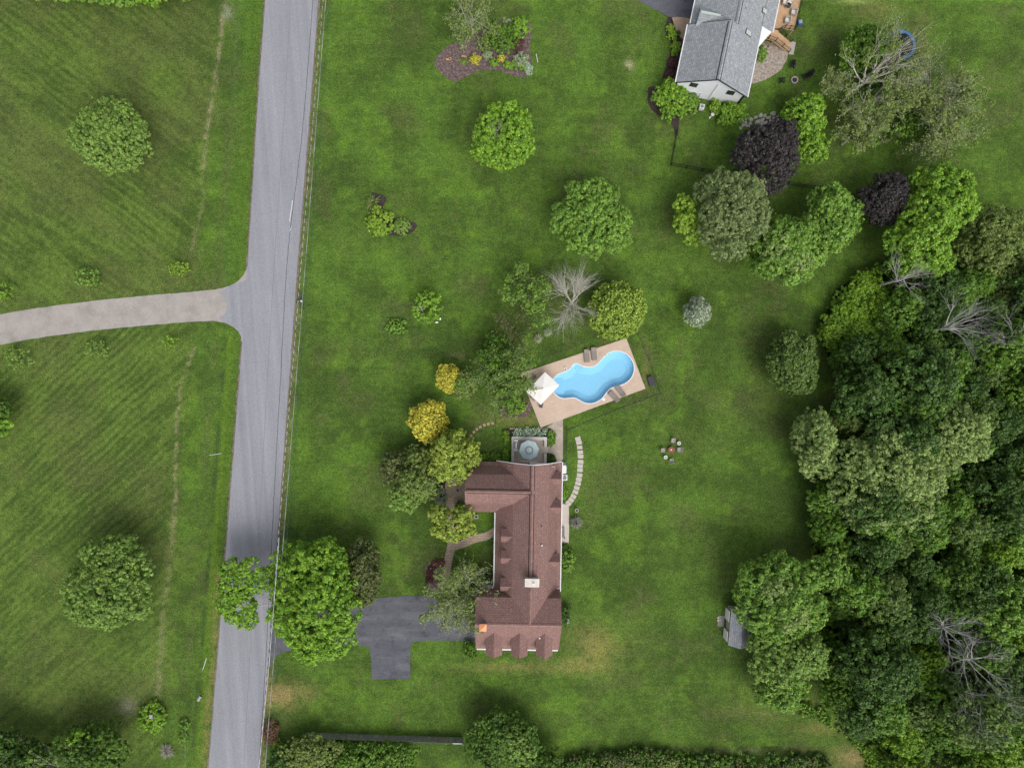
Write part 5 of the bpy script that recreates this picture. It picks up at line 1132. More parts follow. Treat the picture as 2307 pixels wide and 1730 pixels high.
# ------------------------------------------------------------------ trees and plants read off the photograph
tree('round green tree standing alone in the upper left meadow', 249, 306, 82, 78, 8.5, 'field', n=10, core=.86, sat=.36, dens=1.15)
tree('lobed leafy tree standing alone in the lower left meadow', 240, 1312, 98, 100, 9.5, 'field', lobes=[(10, 5, 62, 62, 0, 1), (-48, 10, 50, 48, -.05, .7), (-40, 55, 48, 42, -.02, .7), (10, 60, 55, 40, -.02, .7), (55, 25, 42, 50, 0, .75), (62, -35, 40, 42, -.05, .65), (10, -58, 50, 42, -.03, .75), (-20, -62, 34, 32, -.05, .6), (35, -80, 32, 26, -.1, .5), (70, 55, 30, 28, -.1, .5)], dens=1.1)
tree('tree cut by the left edge of the picture, beside the meadow', -28, 935, 48, 50, 7, 'dark', extra=[([(30, 20, 20, 22, 0, .6)], 'bright')])
for i, (px, py, rx, ry) in enumerate(((60, -42, 60, 34), (160, -36, 66, 40), (262, -40, 62, 52), (345, -42, 62, 44), (420, -58, 50, 50))):
    tree('tree of the row cut by the top edge above the upper left meadow', px, py, rx, ry, 7.5, 'bright' if i in (3,) else 'mid', group='trees along the top left edge')
for lb, px, py, r_, sty in (('sparse sapling above the gravel drive, left of the lighter one', 200, 624, 28, 'mid'), ('small light green sapling above the gravel drive near the road', 403, 605, 23, 'lime'), ('sapling cut by the left edge above the gravel drive', 4, 655, 26, 'bright'), ('wide sparse sapling at the far left below the gravel drive', 40, 807, 30, 'field'), ('middle sapling below the gravel drive', 217, 785, 26, 'field'), ('bright little sapling below the gravel drive near the road', 384, 770, 18, 'bright')):
    shrub(lb, px, py, r_, 2.0, sty, 'sapling', 'sapling', ry=r_ * .75, dens=.4, csc=.6, per=11)
shrub('round bush with a grey box on top, lower left', 343, 1615, 32, 1.4, 'bright', ry=31, dens=1.0)
X, Y, _ = P(340, 1614, 1.5); tag(MB().box(-.24, .24, -.28, .28, 0, .12).build('utility_box_lid', M['grey'], loc=(X, Y, 1.42)), 'grey box lid showing in the middle of the round bush', 'box lid')
tuft('pale grey grass tuft beside the lower left trees', 375, 1692, 22, .9, (.20, .19, .15), (.38, .36, .30), 300)
for px, py, r_ in ((415, 1632, 12), (413, 1660, 11)): shrub('weedy green plant on the guy wire left of the lower road' if py < 1640 else 'lower weedy plant on the guy wire left of the road', px, py, r_, .8, 'mid', 'weed', 'plant', dens=.7)
cable('thin pale guy wire in the grass left of the lower road', [(417, 1620), (417, 1760)], .6, .02, 'wire')
tree('dark wide tree with bare branches at the lower left corner', 205, 1690, 78, 62, 8.5, 'dark', zc=4.4, dens=.85, extra=[([(-45, 10, 22, 20, .12, .4), (-20, -35, 24, 20, .12, .4), (10, 15, 22, 18, .15, .4), (-5, 40, 20, 18, .12, .4), (-100, 30, 30, 26, .05, .5)], 'bright')])
tree('dark tree under the left corner, beside the wide one', 85, 1715, 62, 50, 7, 'deep', dens=.85, extra=[([(10, -15, 24, 20, .2, .4)], 'mid')])
tree('dark tree cut by the bottom left corner', -5, 1690, 55, 62, 7.5, 'deep')
dead_tree('bare forked branches sticking out of the lower left trees', 165, 1732, 9, 5.2, 5, mat='bark_pale', n_=6, dirs=(75, 30, 150, 100, 45, 10), r=.11, levels=2, up=.02)
# top centre bed
dead_tree('half-bare grey tree with twisting branches above the planted bed', 1062, 50, 9, 4.0, 9, mat='bark_pale', n_=9, r=.13, levels=2, leaf=('pale', 110, .9), spread=.6, wand=.45, puff=('olive', 40, .6))
for lb, px, py, r_, h, sty, ry in (('large dark green leafy shrub in the middle of the planted bed', 1130, 84, 34, 2.6, 'wood', 34), ('bright green shrub at the upper right of the planted bed', 1170, 64, 20, 2.2, 'bright', 22), ('dark purple shrub near the right edge of the planted bed', 1168, 101, 13, 1.6, 'burgundy', 16), ('clipped green ball at the left of three in the planted bed', 1113, 142, 9, 1.0, 'bright', 9), ('small golden shrub between the clipped balls', 1129, 132, 9, .9, 'gold', 8), ('middle clipped green ball in the planted bed', 1143, 147, 8, 1.0, 'bright', 9), ('right clipped green ball in the planted bed', 1157, 148, 9, 1.0, 'mid', 9), ('variegated shrub at the lower right of the planted bed', 1174, 134, 17, 1.3, 'varieg', 15), ('white-leaved plant in the lower right tip of the planted bed', 1191, 155, 9, .9, 'hosta', 12), ('small pale green shrub left of the large dark one', 1098, 125, 11, 1.0, 'varieg', 10), ('orange and yellow shrub in the open mulch', 1070, 134, 12, .8, 'gold', 11), ('thin green weedy plant in the open mulch', 1045, 138, 11, .5, 'olive', 8), ('olive green shrub below the half-bare tree', 1090, 100, 14, 1.4, 'olive', 18), ('green plant in the bottom row of the planted bed beside the white one', 1178, 152, 10, .8, 'mid', 8)):
    shrub(lb, px, py, r_, h, sty, ry=ry, dens=1.1, csc=.62 if r_ > 12 else .42)
tree('bright green round tree with a bare grey top in the upper lawn', 1132, 308, 70, 74, 8.5, 'bright', lobes=[(8, 0, 48, 56, -.08, .75), (-34, -14, 26, 36, 0, .8), (-30, 30, 34, 32, 0, .8), (0, 44, 42, 28, -.02, .75), (38, 22, 32, 36, 0, .8), (42, -18, 26, 36, 0, .8), (16, -44, 38, 28, 0, .75), (-14, -52, 24, 20, -.05, .6), (-48, 4, 20, 22, -.08, .6), (28, 0, 26, 34, .22, .5)], dens=1.2)
dead_tree('bare grey twigs poking out of the bright green round tree', 1121, 292, 9.2, 1.3, 22, mat='bark_grey', n_=10, r=.07, levels=2, zb=.75, group=None)
tree('large clover-shaped green tree in the middle of the lawn', 1329, 492, 92, 88, 9, 'mid', lobes=[(0, 0, 55, 55, 0, 1), (-52, 0, 38, 36, 0, .8), (-20, -45, 42, 38, 0, .8), (28, -44, 40, 36, 0, .8), (-28, 42, 34, 32, 0, .8), (2, 62, 36, 22, -.03, .7), (50, 42, 38, 36, 0, .8), (58, 5, 34, 34, 0, .75), (-12, 0, 32, 32, .2, .5), (26, 14, 32, 32, .2, .5)], dens=1.25)
tuft('spiky green plant at the top of the dark island bed', 841, 456, 24, 1.3, (.08, .13, .03), (.24, .30, .08), 130, name='spiky_plant', w=.075)
shrub('lime green shrub in the dark island bed', 858, 500, 29, 1.9, 'lime', csc=.7, dens=1.2)
shrub('smaller dull green shrub at the right of the dark island bed', 905, 510, 18, 1.4, 'field', csc=.6)
tree('small bright green tree with dead grey branches left of the lawn trees', 962, 690, 34, 36, 4.2, 'bright', name='small_tree', lobes=[(2, -14, 26, 18, 0, .9), (20, 6, 14, 24, 0, .8), (2, 26, 20, 12, 0, .7), (-22, 10, 12, 14, 0, .7), (-2, 4, 18, 22, -.2, .5)], dens=1.0, csc=.8)
dead_tree('dead grey branches inside the small bright green tree', 952, 702, 4.6, 1.9, 41, n_=4, dirs=(140, 260, 85, 290), r=.13, levels=1, zb=.6, wand=.2)
shrub('low flat green bush left of the small tree with dead branches', 892, 736, 23, .9, 'mid', ry=17, dens=.8)
for px, py in ((991, 718), (984, 726)): rock('small white stone on the lawn right of the small tree', px, py, .22, 'white', 'stone', 'white stones by the small tree')
dead_tree('sparse leafy tree with grey twigs left of the bare white tree', 1192, 668, 8, 3.4, 51, n_=9, r=.08, levels=2, leaf=('mid', 150, .7), spread=.55, puff=('mid', 45, .7))
dead_tree('brownish twiggy bare tree between the sparse tree and the birch', 1160, 740, 6.5, 3.2, 58, n_=10, r=.05, levels=2, leaf=('brownolive', 110, .8), mat='bark', spread=.7)
dead_tree('bare white dead tree beside the golden green conifer', 1288, 682, 9.5, 4.2, 61, mat='bark_pale', n_=14, r=.17, levels=2, kids=3, dirs=(78, 95, 112, 62, 130, 145, 88, 262, 285, 245, 305, 225, 272, 70), spread=.3, wand=.24, up=.01)
tree('golden green bumpy conifer at the top corner of the pool deck', 1393, 699, 66, 68, 7, 'goldgreen', name='conifer', lobes=[(8, -6, 50, 52, 0, 1), (-14, 12, 46, 50, 0, .95)] + [(52 * math.cos(a) - 3, 54 * math.sin(a), 13, 13, -.05, .45) for a in np.arange(0, 6.28, .42)] + [(32 * math.cos(a), 33 * math.sin(a), 13, 13, .24, .4) for a in np.arange(.2, 6.28, .6)] + [(10 * math.cos(a), 12 * math.sin(a), 12, 12, .33, .35) for a in np.arange(0, 6.2, 1.5)], dens=1.1, csc=.75)
tree('small silver blue spruce alone on the lawn', 1571, 703, 31, 32, 4.6, 'silver', name='spruce', n=12, core=.8, sat=.28, dens=1.3, csc=.9)
for lb, px, py in (('upper pale ornamental grass clump near the birch', 1235, 748), ('lower pale ornamental grass clump near the birch', 1212, 763)): tuft(lb, px, py, 13, .9, (.20, .25, .13), (.46, .50, .34), 380)
dead_tree('birch with drooping green branches beside the white pool umbrella', 1140, 838, 11, 3.8, 71, mat='bark_pale', name='birch', n_=14, r=.12, levels=2, leaf=('mid', 380, .85), spread=.5, up=-.02, kids=3, puff=('wood', 110, .9))
tree('dark green bushy undergrowth tree below the birch', 1120, 795, 42, 42, 5, 'wood', dens=.7)
shrub('bright green ring-shaped shrub below the birch', 1163, 915, 22, 1.4, 'bright', ry=16)
tree('yellow half of the paired shrubs left of the birch', 1009, 853, 26, 33, 4.5, 'gold', name='golden_bush', cat='bush', n=8, csc=.8, dens=1.2)
tree('green half of the paired shrubs left of the birch', 1044, 868, 29, 32, 3.6, 'olive', name='green_bush', cat='bush', n=8, csc=.8, dens=1.1)
tree('golden yellow round tree above the lime tree', 966, 948, 43, 46, 6.2, 'gold', name='golden_tree', n=12, core=.84, sat=.3, csc=.85, dens=1.25)
tree('lime green tree at the upper left corner of the red roof', 1022, 1030, 54, 58, 9, 'limeyellow', dens=1.0)
tree('dull olive tree left of the lime tree, upper half', 940, 1085, 50, 50, 7, 'olive', dens=.85)
tree('dull olive tree left of the lime tree, lower half', 915, 1115, 40, 36, 6.5, 'field', dens=.85)
tree('faint dark olive tree at the left end of the tree group by the house', 885, 1052, 32, 38, 6, 'brownolive', dens=.6)
tree('dark tree between the golden tree and the olive trees', 950, 1035, 45, 34, 5.5, 'olive', dens=.7)
shrub('silvery blue green shrub at the top of the brick path', 993, 1118, 14, 1.6, 'silver', ry=20)
tree('lime green tree over the fork of the brick path', 1018, 1178, 50, 42, 8, 'limeyellow', lobes=[(6, 0, 34, 30, 0, .9), (-30, -22, 22, 18, 0, .6), (26, -22, 24, 18, 0, .6), (32, 10, 24, 18, 0, .6), (-26, 16, 22, 14, 0, .6), (0, 26, 24, 14, 0, .6), (-44, -10, 12, 10, -.05, .4), (48, 20, 10, 8, -.05, .4)], dens=.95)
shrub('dark shrub against the lower left corner of the wing', 1040, 1140, 12, 1.2, 'dark')
dead_tree('grey-limbed olive tree over the end of the driveway by the garage', 1047, 1346, 9.5, 3.9, 81, mat='bark_pale', name='olive_tree', n_=12, r=.13, levels=2, leaf=('pale', 260, .9), spread=.6, wand=.4, kids=3, up=-.01, puff=('olive', 90, .8))
tree('dark green tree below the grey-limbed olive tree', 1055, 1300, 34, 36, 5, 'dark', dens=.75)
for i, (px, py) in enumerate([(983, 1268), (974, 1279), (969, 1292), (967, 1306), (994, 1268)]): shrub('dark red low shrub in the arc left of the brick path', px, py, 9, .6, 'burgundy' if i % 2 else 'red', group='arc of red shrubs', csc=.45)
tree('big bright green maple beside the road at the driveway mouth', 708, 1352, 92, 128, 12, 'bright', name='maple', lobes=[(10, 20, 70, 85, 0, 1), (-30, -80, 48, 48, -.05, .75), (20, -95, 48, 42, -.05, .75), (50, -50, 42, 50, 0, .8), (70, 20, 34, 55, 0, .75), (50, 80, 40, 42, -.03, .7), (0, 100, 48, 38, -.03, .7), (-30, 72, 36, 36, -.05, .7), (-58, 30, 36, 48, 0, .75), (-55, -20, 40, 45, -.02, .75), (20, -10, 45, 55, .2, .5), (-70, -95, 26, 26, -.15, .5)], dens=1.2, tr=.35)
for _o in list(COL.objects):
    if _o.get('label', '').startswith('big bright green maple'): mp_ = _o
rng = np.random.RandomState(8); zc = 6.2; kk = (H - zc) / H * S; cx0, cy0, _ = P(540, 1332, zc); dx0, dy0 = cx0 - mp_.location.x, cy0 - mp_.location.y
LB = [(-8, -12, 36, 42, 0, 1.6), (0, 34, 36, 38, 0, 1.6), (-14, -46, 30, 26, 0, 1.2), (16, 62, 24, 20, 0, 1.0), (24, -58, 22, 16, 0, 1.0), (56, -34, 26, 20, -.3, .8), (-26, 20, 22, 32, 0, 1.3), (40, -14, 24, 18, 0, .8), (84, -44, 22, 18, 0, .8), (78, 48, 10, 8, 0, .5)]
L = [(dx0 + a * kk, dy0 - b_ * kk, zc + dz, c_ * kk, d_ * kk, rz) for a, b_, c_, d_, dz, rz in LB]
leaf_mesh('limb_foliage', rng, [(L, 'bright', dict(dens=1.6, csc=1.0))], mp_)
segs = []
for ty, sp in ((0.0, .4), (1.6, .4), (-1.8, .4)): grow(rng, segs, (-.3, 0, 4.2), (dx0, dy0 + ty, 2.2), abs(dx0) * 1.1, .15, 0, 1, -.03, 2, .18, 6, sp)
segs = [s_ for s_ in segs if s_[1][0] > dx0 - 1.0 and abs(s_[1][1] - dy0) < 2.6 + .0 * s_[1][0] and s_[1][2] < 7.2]
seg_mesh('limb', segs, M['bark_pale'], mp_)

tree('dark olive brown tree right of the big maple', 818, 1292, 44, 72, 8, 'brownolive', n=10, dens=1.0)
shrub('round leafy hydrangea with light tips against the east wall', 1281, 1265, 15, 1.5, 'mid', ry=25, csc=.7)
shrub('dark shrub with white flowers beside the garage end', 1276, 1385, 10, 1.5, 'deep', ry=24)
shrub('white blossoms on the right edge of the dark garage shrub', 1280, 1394, 5, 1.2, 'hosta', ry=12, dens=.25, csc=.35, name='white_blossom', cat='flowers', base=.3)
tuft('grey feathery shrub east of the pale patio strip', 1298, 1178, 19, 1.1, (.15, .14, .12), (.34, .33, .28), 360, name='feathery_shrub', cat='shrub')
shrub('small green shrub between the heat pump and the patio strip', 1271, 1112, 8, .8, 'bright', ry=14, csc=.45)
shrub('dark small shrub above the hydrangea by the east wall', 1272, 1231, 7, .8, 'deep', csc=.45)
shrub('dark round bush at the lower right corner of the terrace', 1240, 1036, 11, 1.0, 'deep', ry=12, csc=.5)
shrub('green clipped bush at the upper right corner of the terrace', 1242, 987, 9, 1.0, 'mid', ry=19, csc=.5)
for i, (px, py, r_) in enumerate([(1167, 975, 11), (1188, 973, 11), (1207, 972, 10), (1227, 973, 7), (1178, 981, 6), (1217, 981, 6), (1198, 982, 6)]): shrub('white-edged hosta in the row above the terrace', px, py, r_, .6, 'hosta', 'hosta', 'hosta', group='row of hostas above the terrace', csc=.75, dens=1.3, per=12)
for i, (px, py) in enumerate([(1062, 1029), (1076, 1030), (1090, 1029), (1104, 1030), (1119, 1029)]): shrub('low green bush in the row above the wing of the house', px, py, 9, .8, 'mid' if i % 2 else 'bright', group='row of bushes above the wing', csc=.5)
for px, py, lb in ((1139, 1026, 'light green fern-like bush left of the terrace, near the house'), (1140, 985, 'narrow green bush left of the terrace, near the hostas')): shrub(lb, px, py, 7, .8, 'bright', ry=16, csc=.45)
shrub('dark green leaning shrub at the left corner of the garage', 1060, 1466, 14, 1.6, 'wood', ry=22)
# around the neighbour house
shrub('large round green shrub left of the white gable', 1513, 222, 37, 3.2, 'bright', ry=42, csc=.8, dens=1.3)
shrub('shrub between the large round one and the heat pump', 1556, 232, 17, 1.8, 'mid', ry=20)
shrub('wide shrub below the right side of the white gable', 1650, 256, 33, 2.4, 'bright', ry=24, csc=.75)
shrub('small light shrub touching the wide one under the gable', 1612, 240, 12, 1.5, 'lime', ry=16)
for lb, px, py, r_, sty in (('upper clipped round bush in the bed left of the grey-roofed house', 1510, 64, 9, 'lime'), ('lower clipped round bush in the bed left of the grey-roofed house', 1514, 81, 10, 'lime'), ('light green leafy plant below the clipped bushes', 1523, 106, 11, 'lime'), ('smaller light green plant above the red shrubs', 1519, 119, 8, 'bright'), ('upper dark red shrub left of the grey-roofed house', 1516, 143, 12, 'burgundy'), ('lower dark red shrub left of the grey-roofed house', 1510, 170, 12, 'burgundy'), ('tiny dark plant on the corner of the brick patio', 1529, 75, 4, 'dark')):
    shrub(lb, px, py, r_, 1.0, sty, csc=.48)
shrub('green bush against the east side of the grey-roofed house', 1715, 122, 11, 1.6, 'mid', ry=19, csc=.6)
X, Y, _ = P(1606, 258, .5); t_ = thing('garden_ornament', 'small white garden ornament in front of the wide shrub', 'ornament', (X, Y, 0), .6)
MB().cyl((0, 0), .12, 0, .35, 10, .08).build('pedestal', M['white'], t_); MB().cyl((0, 0), .2, .35, .5, 14, .28).build('bowl', M['white'], t_); MB().obox((-.45, -.1), .35, .18, 0, .15, .3).build('white_stone', M['white'], t_)
tree('leafy green tree right of the rock row', 1812, 262, 46, 48, 6.5, 'bright', dens=.9)
tree('lower green tree between the purple tree and the bare willow', 1828, 335, 38, 34, 5.5, 'bright', dens=.9)
tree('large dark purple tree below the rock row', 1722, 350, 70, 80, 9, 'purple', name='purple_tree', lobes=[(0, 0, 55, 55, 0, 1), (35, -45, 38, 34, -.03, .75), (-20, -25, 42, 36, 0, .8), (-48, 5, 28, 26, -.05, .6), (40, 10, 34, 50, 0, .75), (10, 45, 40, 40, 0, .75), (-5, 72, 24, 24, -.08, .5), (50, -55, 26, 24, -.1, .5), (5, -5, 34, 34, .2, .5)], dens=1.3)
tree('greyish olive tree right of its lime green neighbour', 1648, 482, 80, 98, 11, 'olivegrey', lobes=[(0, 0, 62, 70, 0, 1), (-20, -60, 46, 36, -.03, .75), (30, -45, 46, 42, 0, .8), (48, 15, 34, 50, 0, .75), (-5, 72, 42, 30, -.05, .65), (-42, 20, 34, 44, -.02, .7), (-55, -50, 26, 24, -.1, .5), (10, -10, 40, 44, .2, .5)], dens=1.35, csc=1.1)
tree('lime green narrow tree tucked against the greyish olive tree', 1546, 490, 30, 50, 6.5, 'lime', lobes=[(0, -5, 22, 34, 0, .9), (-12, -30, 16, 20, 0, .6), (10, 32, 20, 22, 0, .6), (-10, 10, 18, 22, 0, .6), (14, 54, 14, 12, -.05, .5)], dens=1.1)
tree('yellowish green tree below the black fence, lower left one of a pair', 1768, 562, 80, 76, 9.5, 'mid', n=10, dens=1.2, extra=[([(-20, 0, 40, 40, .18, .5), (10, 30, 36, 30, .15, .5)], 'pale')])
tree('green tree below the black fence, upper right one of a pair', 1868, 492, 62, 72, 9, 'mid', n=9, dens=1.2)
tree('dark purple tree squeezed between two green trees', 1990, 450, 55, 56, 8, 'purple', name='purple_tree', dens=1.2)
tree('tall bright green tree made of two lobes on the right', 2080, 500, 92, 120, 11, 'bright', lobes=[(40, -60, 62, 58, 0, .9), (70, -30, 45, 40, 0, .75), (5, -10, 60, 60, 0, 1), (-10, 50, 62, 55, 0, .9), (-55, 40, 30, 32, -.05, .6), (-40, 95, 36, 26, -.05, .6), (25, 90, 42, 30, -.03, .7), (20, -95, 42, 28, -.05, .7), (85, -70, 26, 26, -.06, .5), (-5, -100, 24, 18, -.08, .5), (10, 10, 40, 50, .2, .5)], dens=1.2)
tree('dull grey green blurry tree at the right edge above the wood', 2240, 550, 88, 80, 9, 'olive', dens=1.0, extra=[([(-10, -10, 50, 45, .15, .5)], 'brownolive')])
tree('dark green tree next to the trampoline', 1950, 110, 58, 50, 8, 'wood', dens=1.1)
tree('dark green tree behind the bare willow', 1990, 165, 62, 42, 6, 'deep', dens=.8)
dead_tree('large pale-limbed bare willow right of the fire ring, upper limbs', 1950, 185, 13, 5.4, 91, mat='bark_pale', name='willow', n_=14, r=.25, levels=2, kids=2, dirs=(48, 35, 60, 20, 42, 5, 28, 178, 205, 55, 80, -8, 150), leaf=('pale', 60, .8), puff=('olive', 30, .8), spread=.36, wand=.3, up=0)
dead_tree('pale-limbed bare tree between the upper willow and the lower one', 1948, 232, 11, 4.2, 92, mat='bark_pale', name='willow', n_=11, r=.20, levels=2, kids=2, dirs=(20, 0, -15, 35, 10, 200, -30, 160), leaf=('pale', 120, .8), puff=('olive', 40, .8), spread=.4, up=0)
dead_tree('pale-limbed bare tree at the bottom of the willow group', 1925, 305, 11, 3.4, 95, mat='bark_pale', name='willow', n_=11, r=.17, levels=2, kids=2, leaf=('pale', 144, .8), puff=('olive', 48, .8), spread=.5, up=0)
dead_tree('feathery grey green tree right of the large willow', 2085, 228, 10, 4.5, 97, mat='bark_pale', name='willow', n_=12, r=.11, levels=2, kids=3, leaf=('pale', 170, .8), puff=('olive', 70, .8), spread=.5, dirs=(25, 40, -10, 150, 170, -50, 5, 15, -90, 100, 200), up=0)
dead_tree('feathery grey green tree below and right of the large willow', 2100, 315, 8.5, 3.8, 99, mat='bark_pale', name='willow', n_=10, r=.08, levels=2, kids=3, leaf=('pale', 168, .8), puff=('olive', 56, .8), spread=.6, up=0)
dead_tree('thin feathery tree at the left edge of the willow group', 1868, 198, 8, 2.0, 101, mat='bark_pale', name='willow', n_=9, r=.07, levels=2, kids=2, leaf=('pale', 110, .9), spread=.6, up=0)
tree('low dark olive tree in the middle of the willow group', 2010, 275, 60, 50, 4.5, 'wood', dens=.6, lobes=[(0, 0, 60, 45, 0, 1), (-70, -50, 50, 40, 0, .8), (60, -10, 50, 45, 0, .8), (90, 30, 40, 36, 0, .7), (-60, 30, 40, 34, 0, .7)], extra=[([(60, -40, 45, 34, .1, .6), (110, -20, 36, 40, .1, .6), (-20, 20, 40, 30, .1, .5)], 'brownolive')])
tree('lone dark green conifer-like tree on the right lawn', 1790, 818, 54, 74, 8, 'spruce', name='conifer', n=12, core=.82, sat=.34, dens=1.2, csc=.95)
for i, (px, py, rx, ry, h, sty) in enumerate([(1950, 650, 42, 36, 3.5, 'woodlime'), (1985, 690, 50, 42, 4, 'woodlime'), (1915, 700, 42, 42, 3.5, 'woodlime'), (1880, 745, 36, 42, 3.2, 'woodlime'), (1945, 755, 46, 36, 3.6, 'woodlime'), (2000, 745, 36, 36, 4, 'mid')]):
    tree('bright green vine-covered bush at the upper edge of the wood', px, py, rx, ry, h, sty, name='vine_bush', cat='bush', group='vine-covered bushes at the edge of the wood', dens=1.2, csc=.85)
tree('largest pale grey green tree in front of the wood', 2000, 1060, 95, 92, 13, 'pale', name='poplar', lobes=[(0, 0, 90, 84, 0, 1), (-70, 51, 58, 54, -.05, .7), (-26, 92, 61, 49, -.05, .7), (58, 77, 54, 54, -.03, .7), (70, 0, 54, 58, 0, .75), (-77, -26, 46, 46, -.05, .7), (0, -64, 59, 46, 0, .75), (-32, 6, 46, 44, .18, .5), (32, 26, 46, 44, .18, .5), (45, -45, 38, 36, .15, .5)], dens=1.0, csc=1.1)
tree('pale grey green tree joined to the upper right of the largest one', 2135, 985, 78, 80, 12, 'pale', name='poplar', dens=1.0, csc=1.1)
tree('pale grey green tree at the left end of the pale trees', 1835, 1000, 44, 76, 9.5, 'pale', name='poplar', dens=1.0, csc=1.05)
tree('pale grey green tree at the top of the pale trees', 2085, 892, 56, 58, 10, 'pale', name='poplar', dens=.9)
tree('low pale tree between the largest and the left pale tree', 1905, 950, 42, 30, 7, 'olive', name='poplar', dens=.9)
tree('large glossy-leaved tree over the garden shed', 1748, 1350, 76, 82, 10.5, 'mid', lobes=[(12, 0, 70, 70, 0, 1), (-47, -47, 40, 40, -.03, .7), (6, -70, 49, 35, -.03, .7), (58, -41, 40, 40, -.02, .7), (73, 18, 37, 47, 0, .7), (-44, 23, 42, 44, -.05, .7), (-64, -12, 28, 30, -.1, .5), (0, 64, 53, 41, -.03, .7), (18, -6, 44, 44, .2, .5)], dens=1.2, extra=[([(20, 20, 40, 36, .2, .5), (-10, -30, 34, 30, .2, .45)], 'pale')])
tree('lighter green tree joined below the one over the shed', 1772, 1470, 86, 76, 9, 'field', dens=1.1)
tree('low green tree at the bottom of the pair beside the shed', 1755, 1552, 62, 44, 7, 'mid', dens=1.0)

# the wood on the right
def protos():
    out = []
    for i, (sty, R, h) in enumerate((('wood', 3.3, 9), ('deep', 3.4, 10), ('wood', 2.8, 8), ('dark', 3.0, 8.5), ('woodlime', 3.2, 9), ('mid', 2.9, 8.5), ('spruce', 3.1, 9.5))):
        rng = np.random.RandomState(300 + i); root = thing('tree', 'x', 'tree')
        L = autolobes(rng, R, R, h * .6, h * .38, 8, .72, .42)
        leaf_mesh('crown', rng, [(L, sty, dict(dens=.95, csc=1.05, per=22))], root); trunk(rng, root, h, .2, M['bark'], R=R); out.append((root, sty))
    return out
PR = protos(); used = set()
WL = {'wood': 'mid-dark green tree in the dense wood on the right', 'deep': 'very dark green tree in the dense wood on the right', 'dark': 'dark green small-leaved tree in the dense wood on the right', 'woodlime': 'lighter yellow-green tree in the dense wood on the right', 'mid': 'fresh green tree in the dense wood on the right', 'spruce': 'dull blue-green tree in the dense wood on the right'}
rw = random.Random(77); spots = []
tries = 0
inner = WOOD
while len(spots) < 150 and tries < 6000:
    tries += 1; px, py = rw.uniform(1850, 2400), rw.uniform(590, 1750)
    g_ = (px * .93 + CX * .07, py * .93 + CY * .07)
    if not inpoly(np.array([px - 22.]), np.array([py]), WOOD)[0] or not inpoly(np.array([px + 10.]), np.array([py]), WOOD)[0]: continue
    if py > 1650 and px < 2010: continue
    if any(math.dist((px, py), q) < 41 for q in spots): continue
    if math.dist((px, py), (2000, 1060)) < 62 or math.dist((px, py), (2140, 975)) < 45 or (px < 2040 and py < 790): continue
    if any(math.dist((px, py), q) < 34 for q in ((2035, 628), (2110, 740), (2160, 725), (2290, 770), (2135, 1418), (2195, 1490), (2215, 1575), (2250, 1560))): continue
    spots.append((px, py))
for px, py in spots:
    q = rw.random()
    if px > 2235 and 1180 < py < 1480: cand = [4, 5, 4]
    elif py > 1640: cand = [4, 2, 5, 0]
    elif px < 1910: cand = [2, 0, 3, 5]
    elif math.dist((px, py), (2095, 1520)) < 40: cand = [4]
    else: cand = [0, 1, 1, 2, 3, 0, 6, 1]
    i = rw.choice(cand); root, sty = PR[i]
    s_ = rw.uniform(.75, 1.15) * (.75 if px < 1920 else 1)
    if i in used: root = copy_tree(root)
    used.add(i)
    X, Y, _ = P(px, py, 5.5 * s_); s_ *= rw.choice((.75, .9, 1, 1, 1.15, 1.3)); root.location = (X, Y, 0); root.rotation_euler = (0, 0, rw.uniform(0, 6.28)); root.scale = (s_, s_, s_ * rw.uniform(.85, 1.1))
    root['label'] = WL[sty].replace('in the dense wood on the right', ('along the lawn edge of ' if px < 1930 else 'at the far right of ' if px > 2200 else 'in the middle of ') + ('the upper wood' if py < 950 else 'the central wood' if py < 1300 else 'the lower wood')); root['group'] = 'trees of the dense wood'
for i, (root, sty) in enumerate(PR):
    if i not in used:
        for ch in list(root.children): bpy.data.objects.remove(ch)
        bpy.data.objects.remove(root)
# undergrowth
def undergrowth(name, label, poly, n_, sty, seed, zr=(.1, 1.6), rr=(.5, 1.0), dens=.8):
    rng = np.random.RandomState(seed); xs = [p[0] for p in poly]; ys = [p[1] for p in poly]; L = []
    while len(L) < n_:
        px, py = rng.uniform(min(xs), max(xs)), rng.uniform(min(ys), max(ys))
        if inpoly(np.array([px]), np.array([py]), poly)[0]:
            X, Y, _ = P(px, py, 0.8); R = rng.uniform(*rr); L.append((X, Y, rng.uniform(*zr), R, R, R * .7))
    st = sty if isinstance(sty, list) else [sty]; k = len(st)
    o_ = leaf_mesh(name, rng, [(L[i::k], st[i], dict(dens=dens, csc=1.0, per=16, zmin=0.0)) for i in range(k)]); return tag(o_, label, None, None, 'stuff')
undergrowth('undergrowth', 'dark leafy undergrowth filling the floor of the wood', WOOD, 4200, ['wood', 'dark', 'woodlime', 'wood', 'dark'], 5, (.1, 2.4))
undergrowth('weeds', 'bright green tall weeds along the lower edge of the wood', [(1800, 1585), (1850, 1600), (1900, 1650), (1960, 1690), (1985, 1660), (2005, 1735), (1960, 1735), (1945, 1690), (1880, 1640), (1810, 1610)], 200, ['woodlime', 'wood'], 6, (0, .35), (.3, .6), .7)
undergrowth('hedge_growth', 'dark mixed hedge along the bottom edge of the lawn', [(1240, 1722), (1330, 1704), (1430, 1690), (1500, 1694), (1600, 1702), (1700, 1706), (1860, 1708), (1880, 1760), (1240, 1760)], 560, ['deep', 'wood', 'brownolive', 'dark'], 7, (.1, 1.4), (.5, .9), .9)
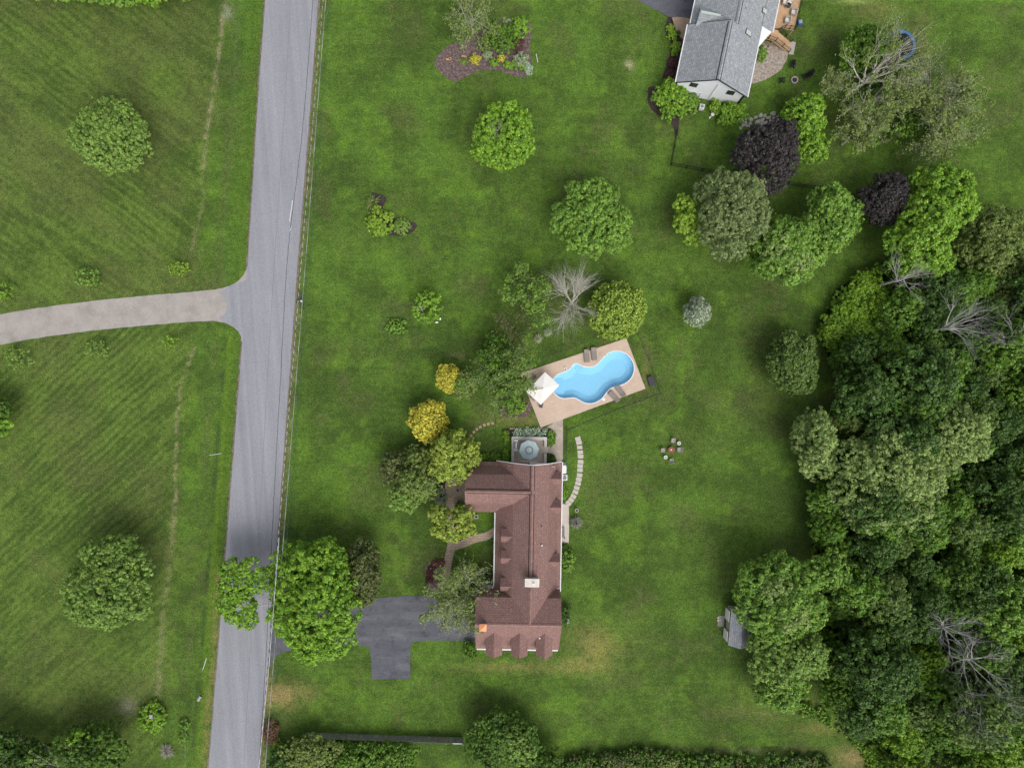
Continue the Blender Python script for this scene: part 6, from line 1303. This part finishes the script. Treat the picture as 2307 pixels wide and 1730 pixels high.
for lb, px, py, h, rc, sd_, dirs in (('bare grey dead tree at the upper edge of the wood', 2035, 628, 12.5, 2.9, 111, (60, 30, 100, 200, 280, 320, 10, 80, 45)), ('wide bare grey dead tree in the upper wood', 2140, 738, 14.5, 4.4, 112, (25, 5, -10, 40, 15, -25, 60, 110, -45)), ('bare grey dead tree cut by the right edge of the wood', 2290, 770, 13.5, 3.4, 113, (60, 200, 150, 20, 100)), ('grey dead tree in the lower wood, upper one of three', 2135, 1418, 14.5, 3.8, 114, None), ('grey dead tree in the lower wood, middle one of three', 2195, 1490, 15.5, 4.1, 115, None), ('wide grey dead tree in the lower wood, lowest of three', 2215, 1575, 15.0, 4.3, 116, (200, 230, 260, 290, 320, 340, 170, 0, 245))):
    dead_tree(lb, px, py, h, rc, sd_, mat='bark_grey', n_=10, r=.15, levels=2, kids=2, dirs=dirs, spread=.5, wand=.25, zb=.74)
shrub('pale pinkish dry bush at the top of the wood beside the dull tree', 2190, 610, 26, 4.5, 'greyshrub', dens=.6)
# bottom hedge and bushes
tree('big dark round shrub below the house lawn at the right end of the board fence', 1125, 1668, 82, 66, 5.5, 'dark', n=10, core=.85, sat=.3, dens=1.25, csc=.9, extra=[([(30, 0, 30, 30, .28, .4), (55, 20, 26, 26, .2, .4)], 'field')])
tree('dark shrub cut by the bottom edge right of the big round one', 1215, 1720, 52, 44, 4.5, 'dark', dens=1.1, csc=.9)
for lb, px, py, rx, ry, h, sty in (('dull green hedge bush below the left end of the board fence', 705, 1700, 72, 46, 4, 'olive'), ('dark hedge bush below the middle of the board fence', 805, 1712, 62, 44, 4, 'wood'), ('dark green hedge bush at the right end of the lower hedge', 890, 1706, 56, 36, 3.6, 'wood'), ('dark hedge bush at the bottom left of the hedge beside the road', 640, 1722, 36, 42, 3.5, 'deep'), ('dark hedge bush filling the bottom edge in the hedge middle', 760, 1745, 90, 30, 4, 'dark')):
    tree(lb, px, py, rx, ry, h, sty, name='hedge_bush', cat='bush', dens=1.1, csc=.85)
shrub('rusty red shrub beside the road above the hedge', 610, 1650, 17, 1.6, 'rust', ry=26)
shrub('small yellow green shrub next to the rusty red one', 624, 1675, 10, 1.2, 'lime', ry=12)
shrub('pale green round bush on the bottom edge of the lawn', 1500, 1720, 34, 2.2, 'olive', ry=20)
shrub('grey brown twiggy bush on the bottom edge of the lawn', 1405, 1716, 36, 2.0, 'brownolive', ry=20)
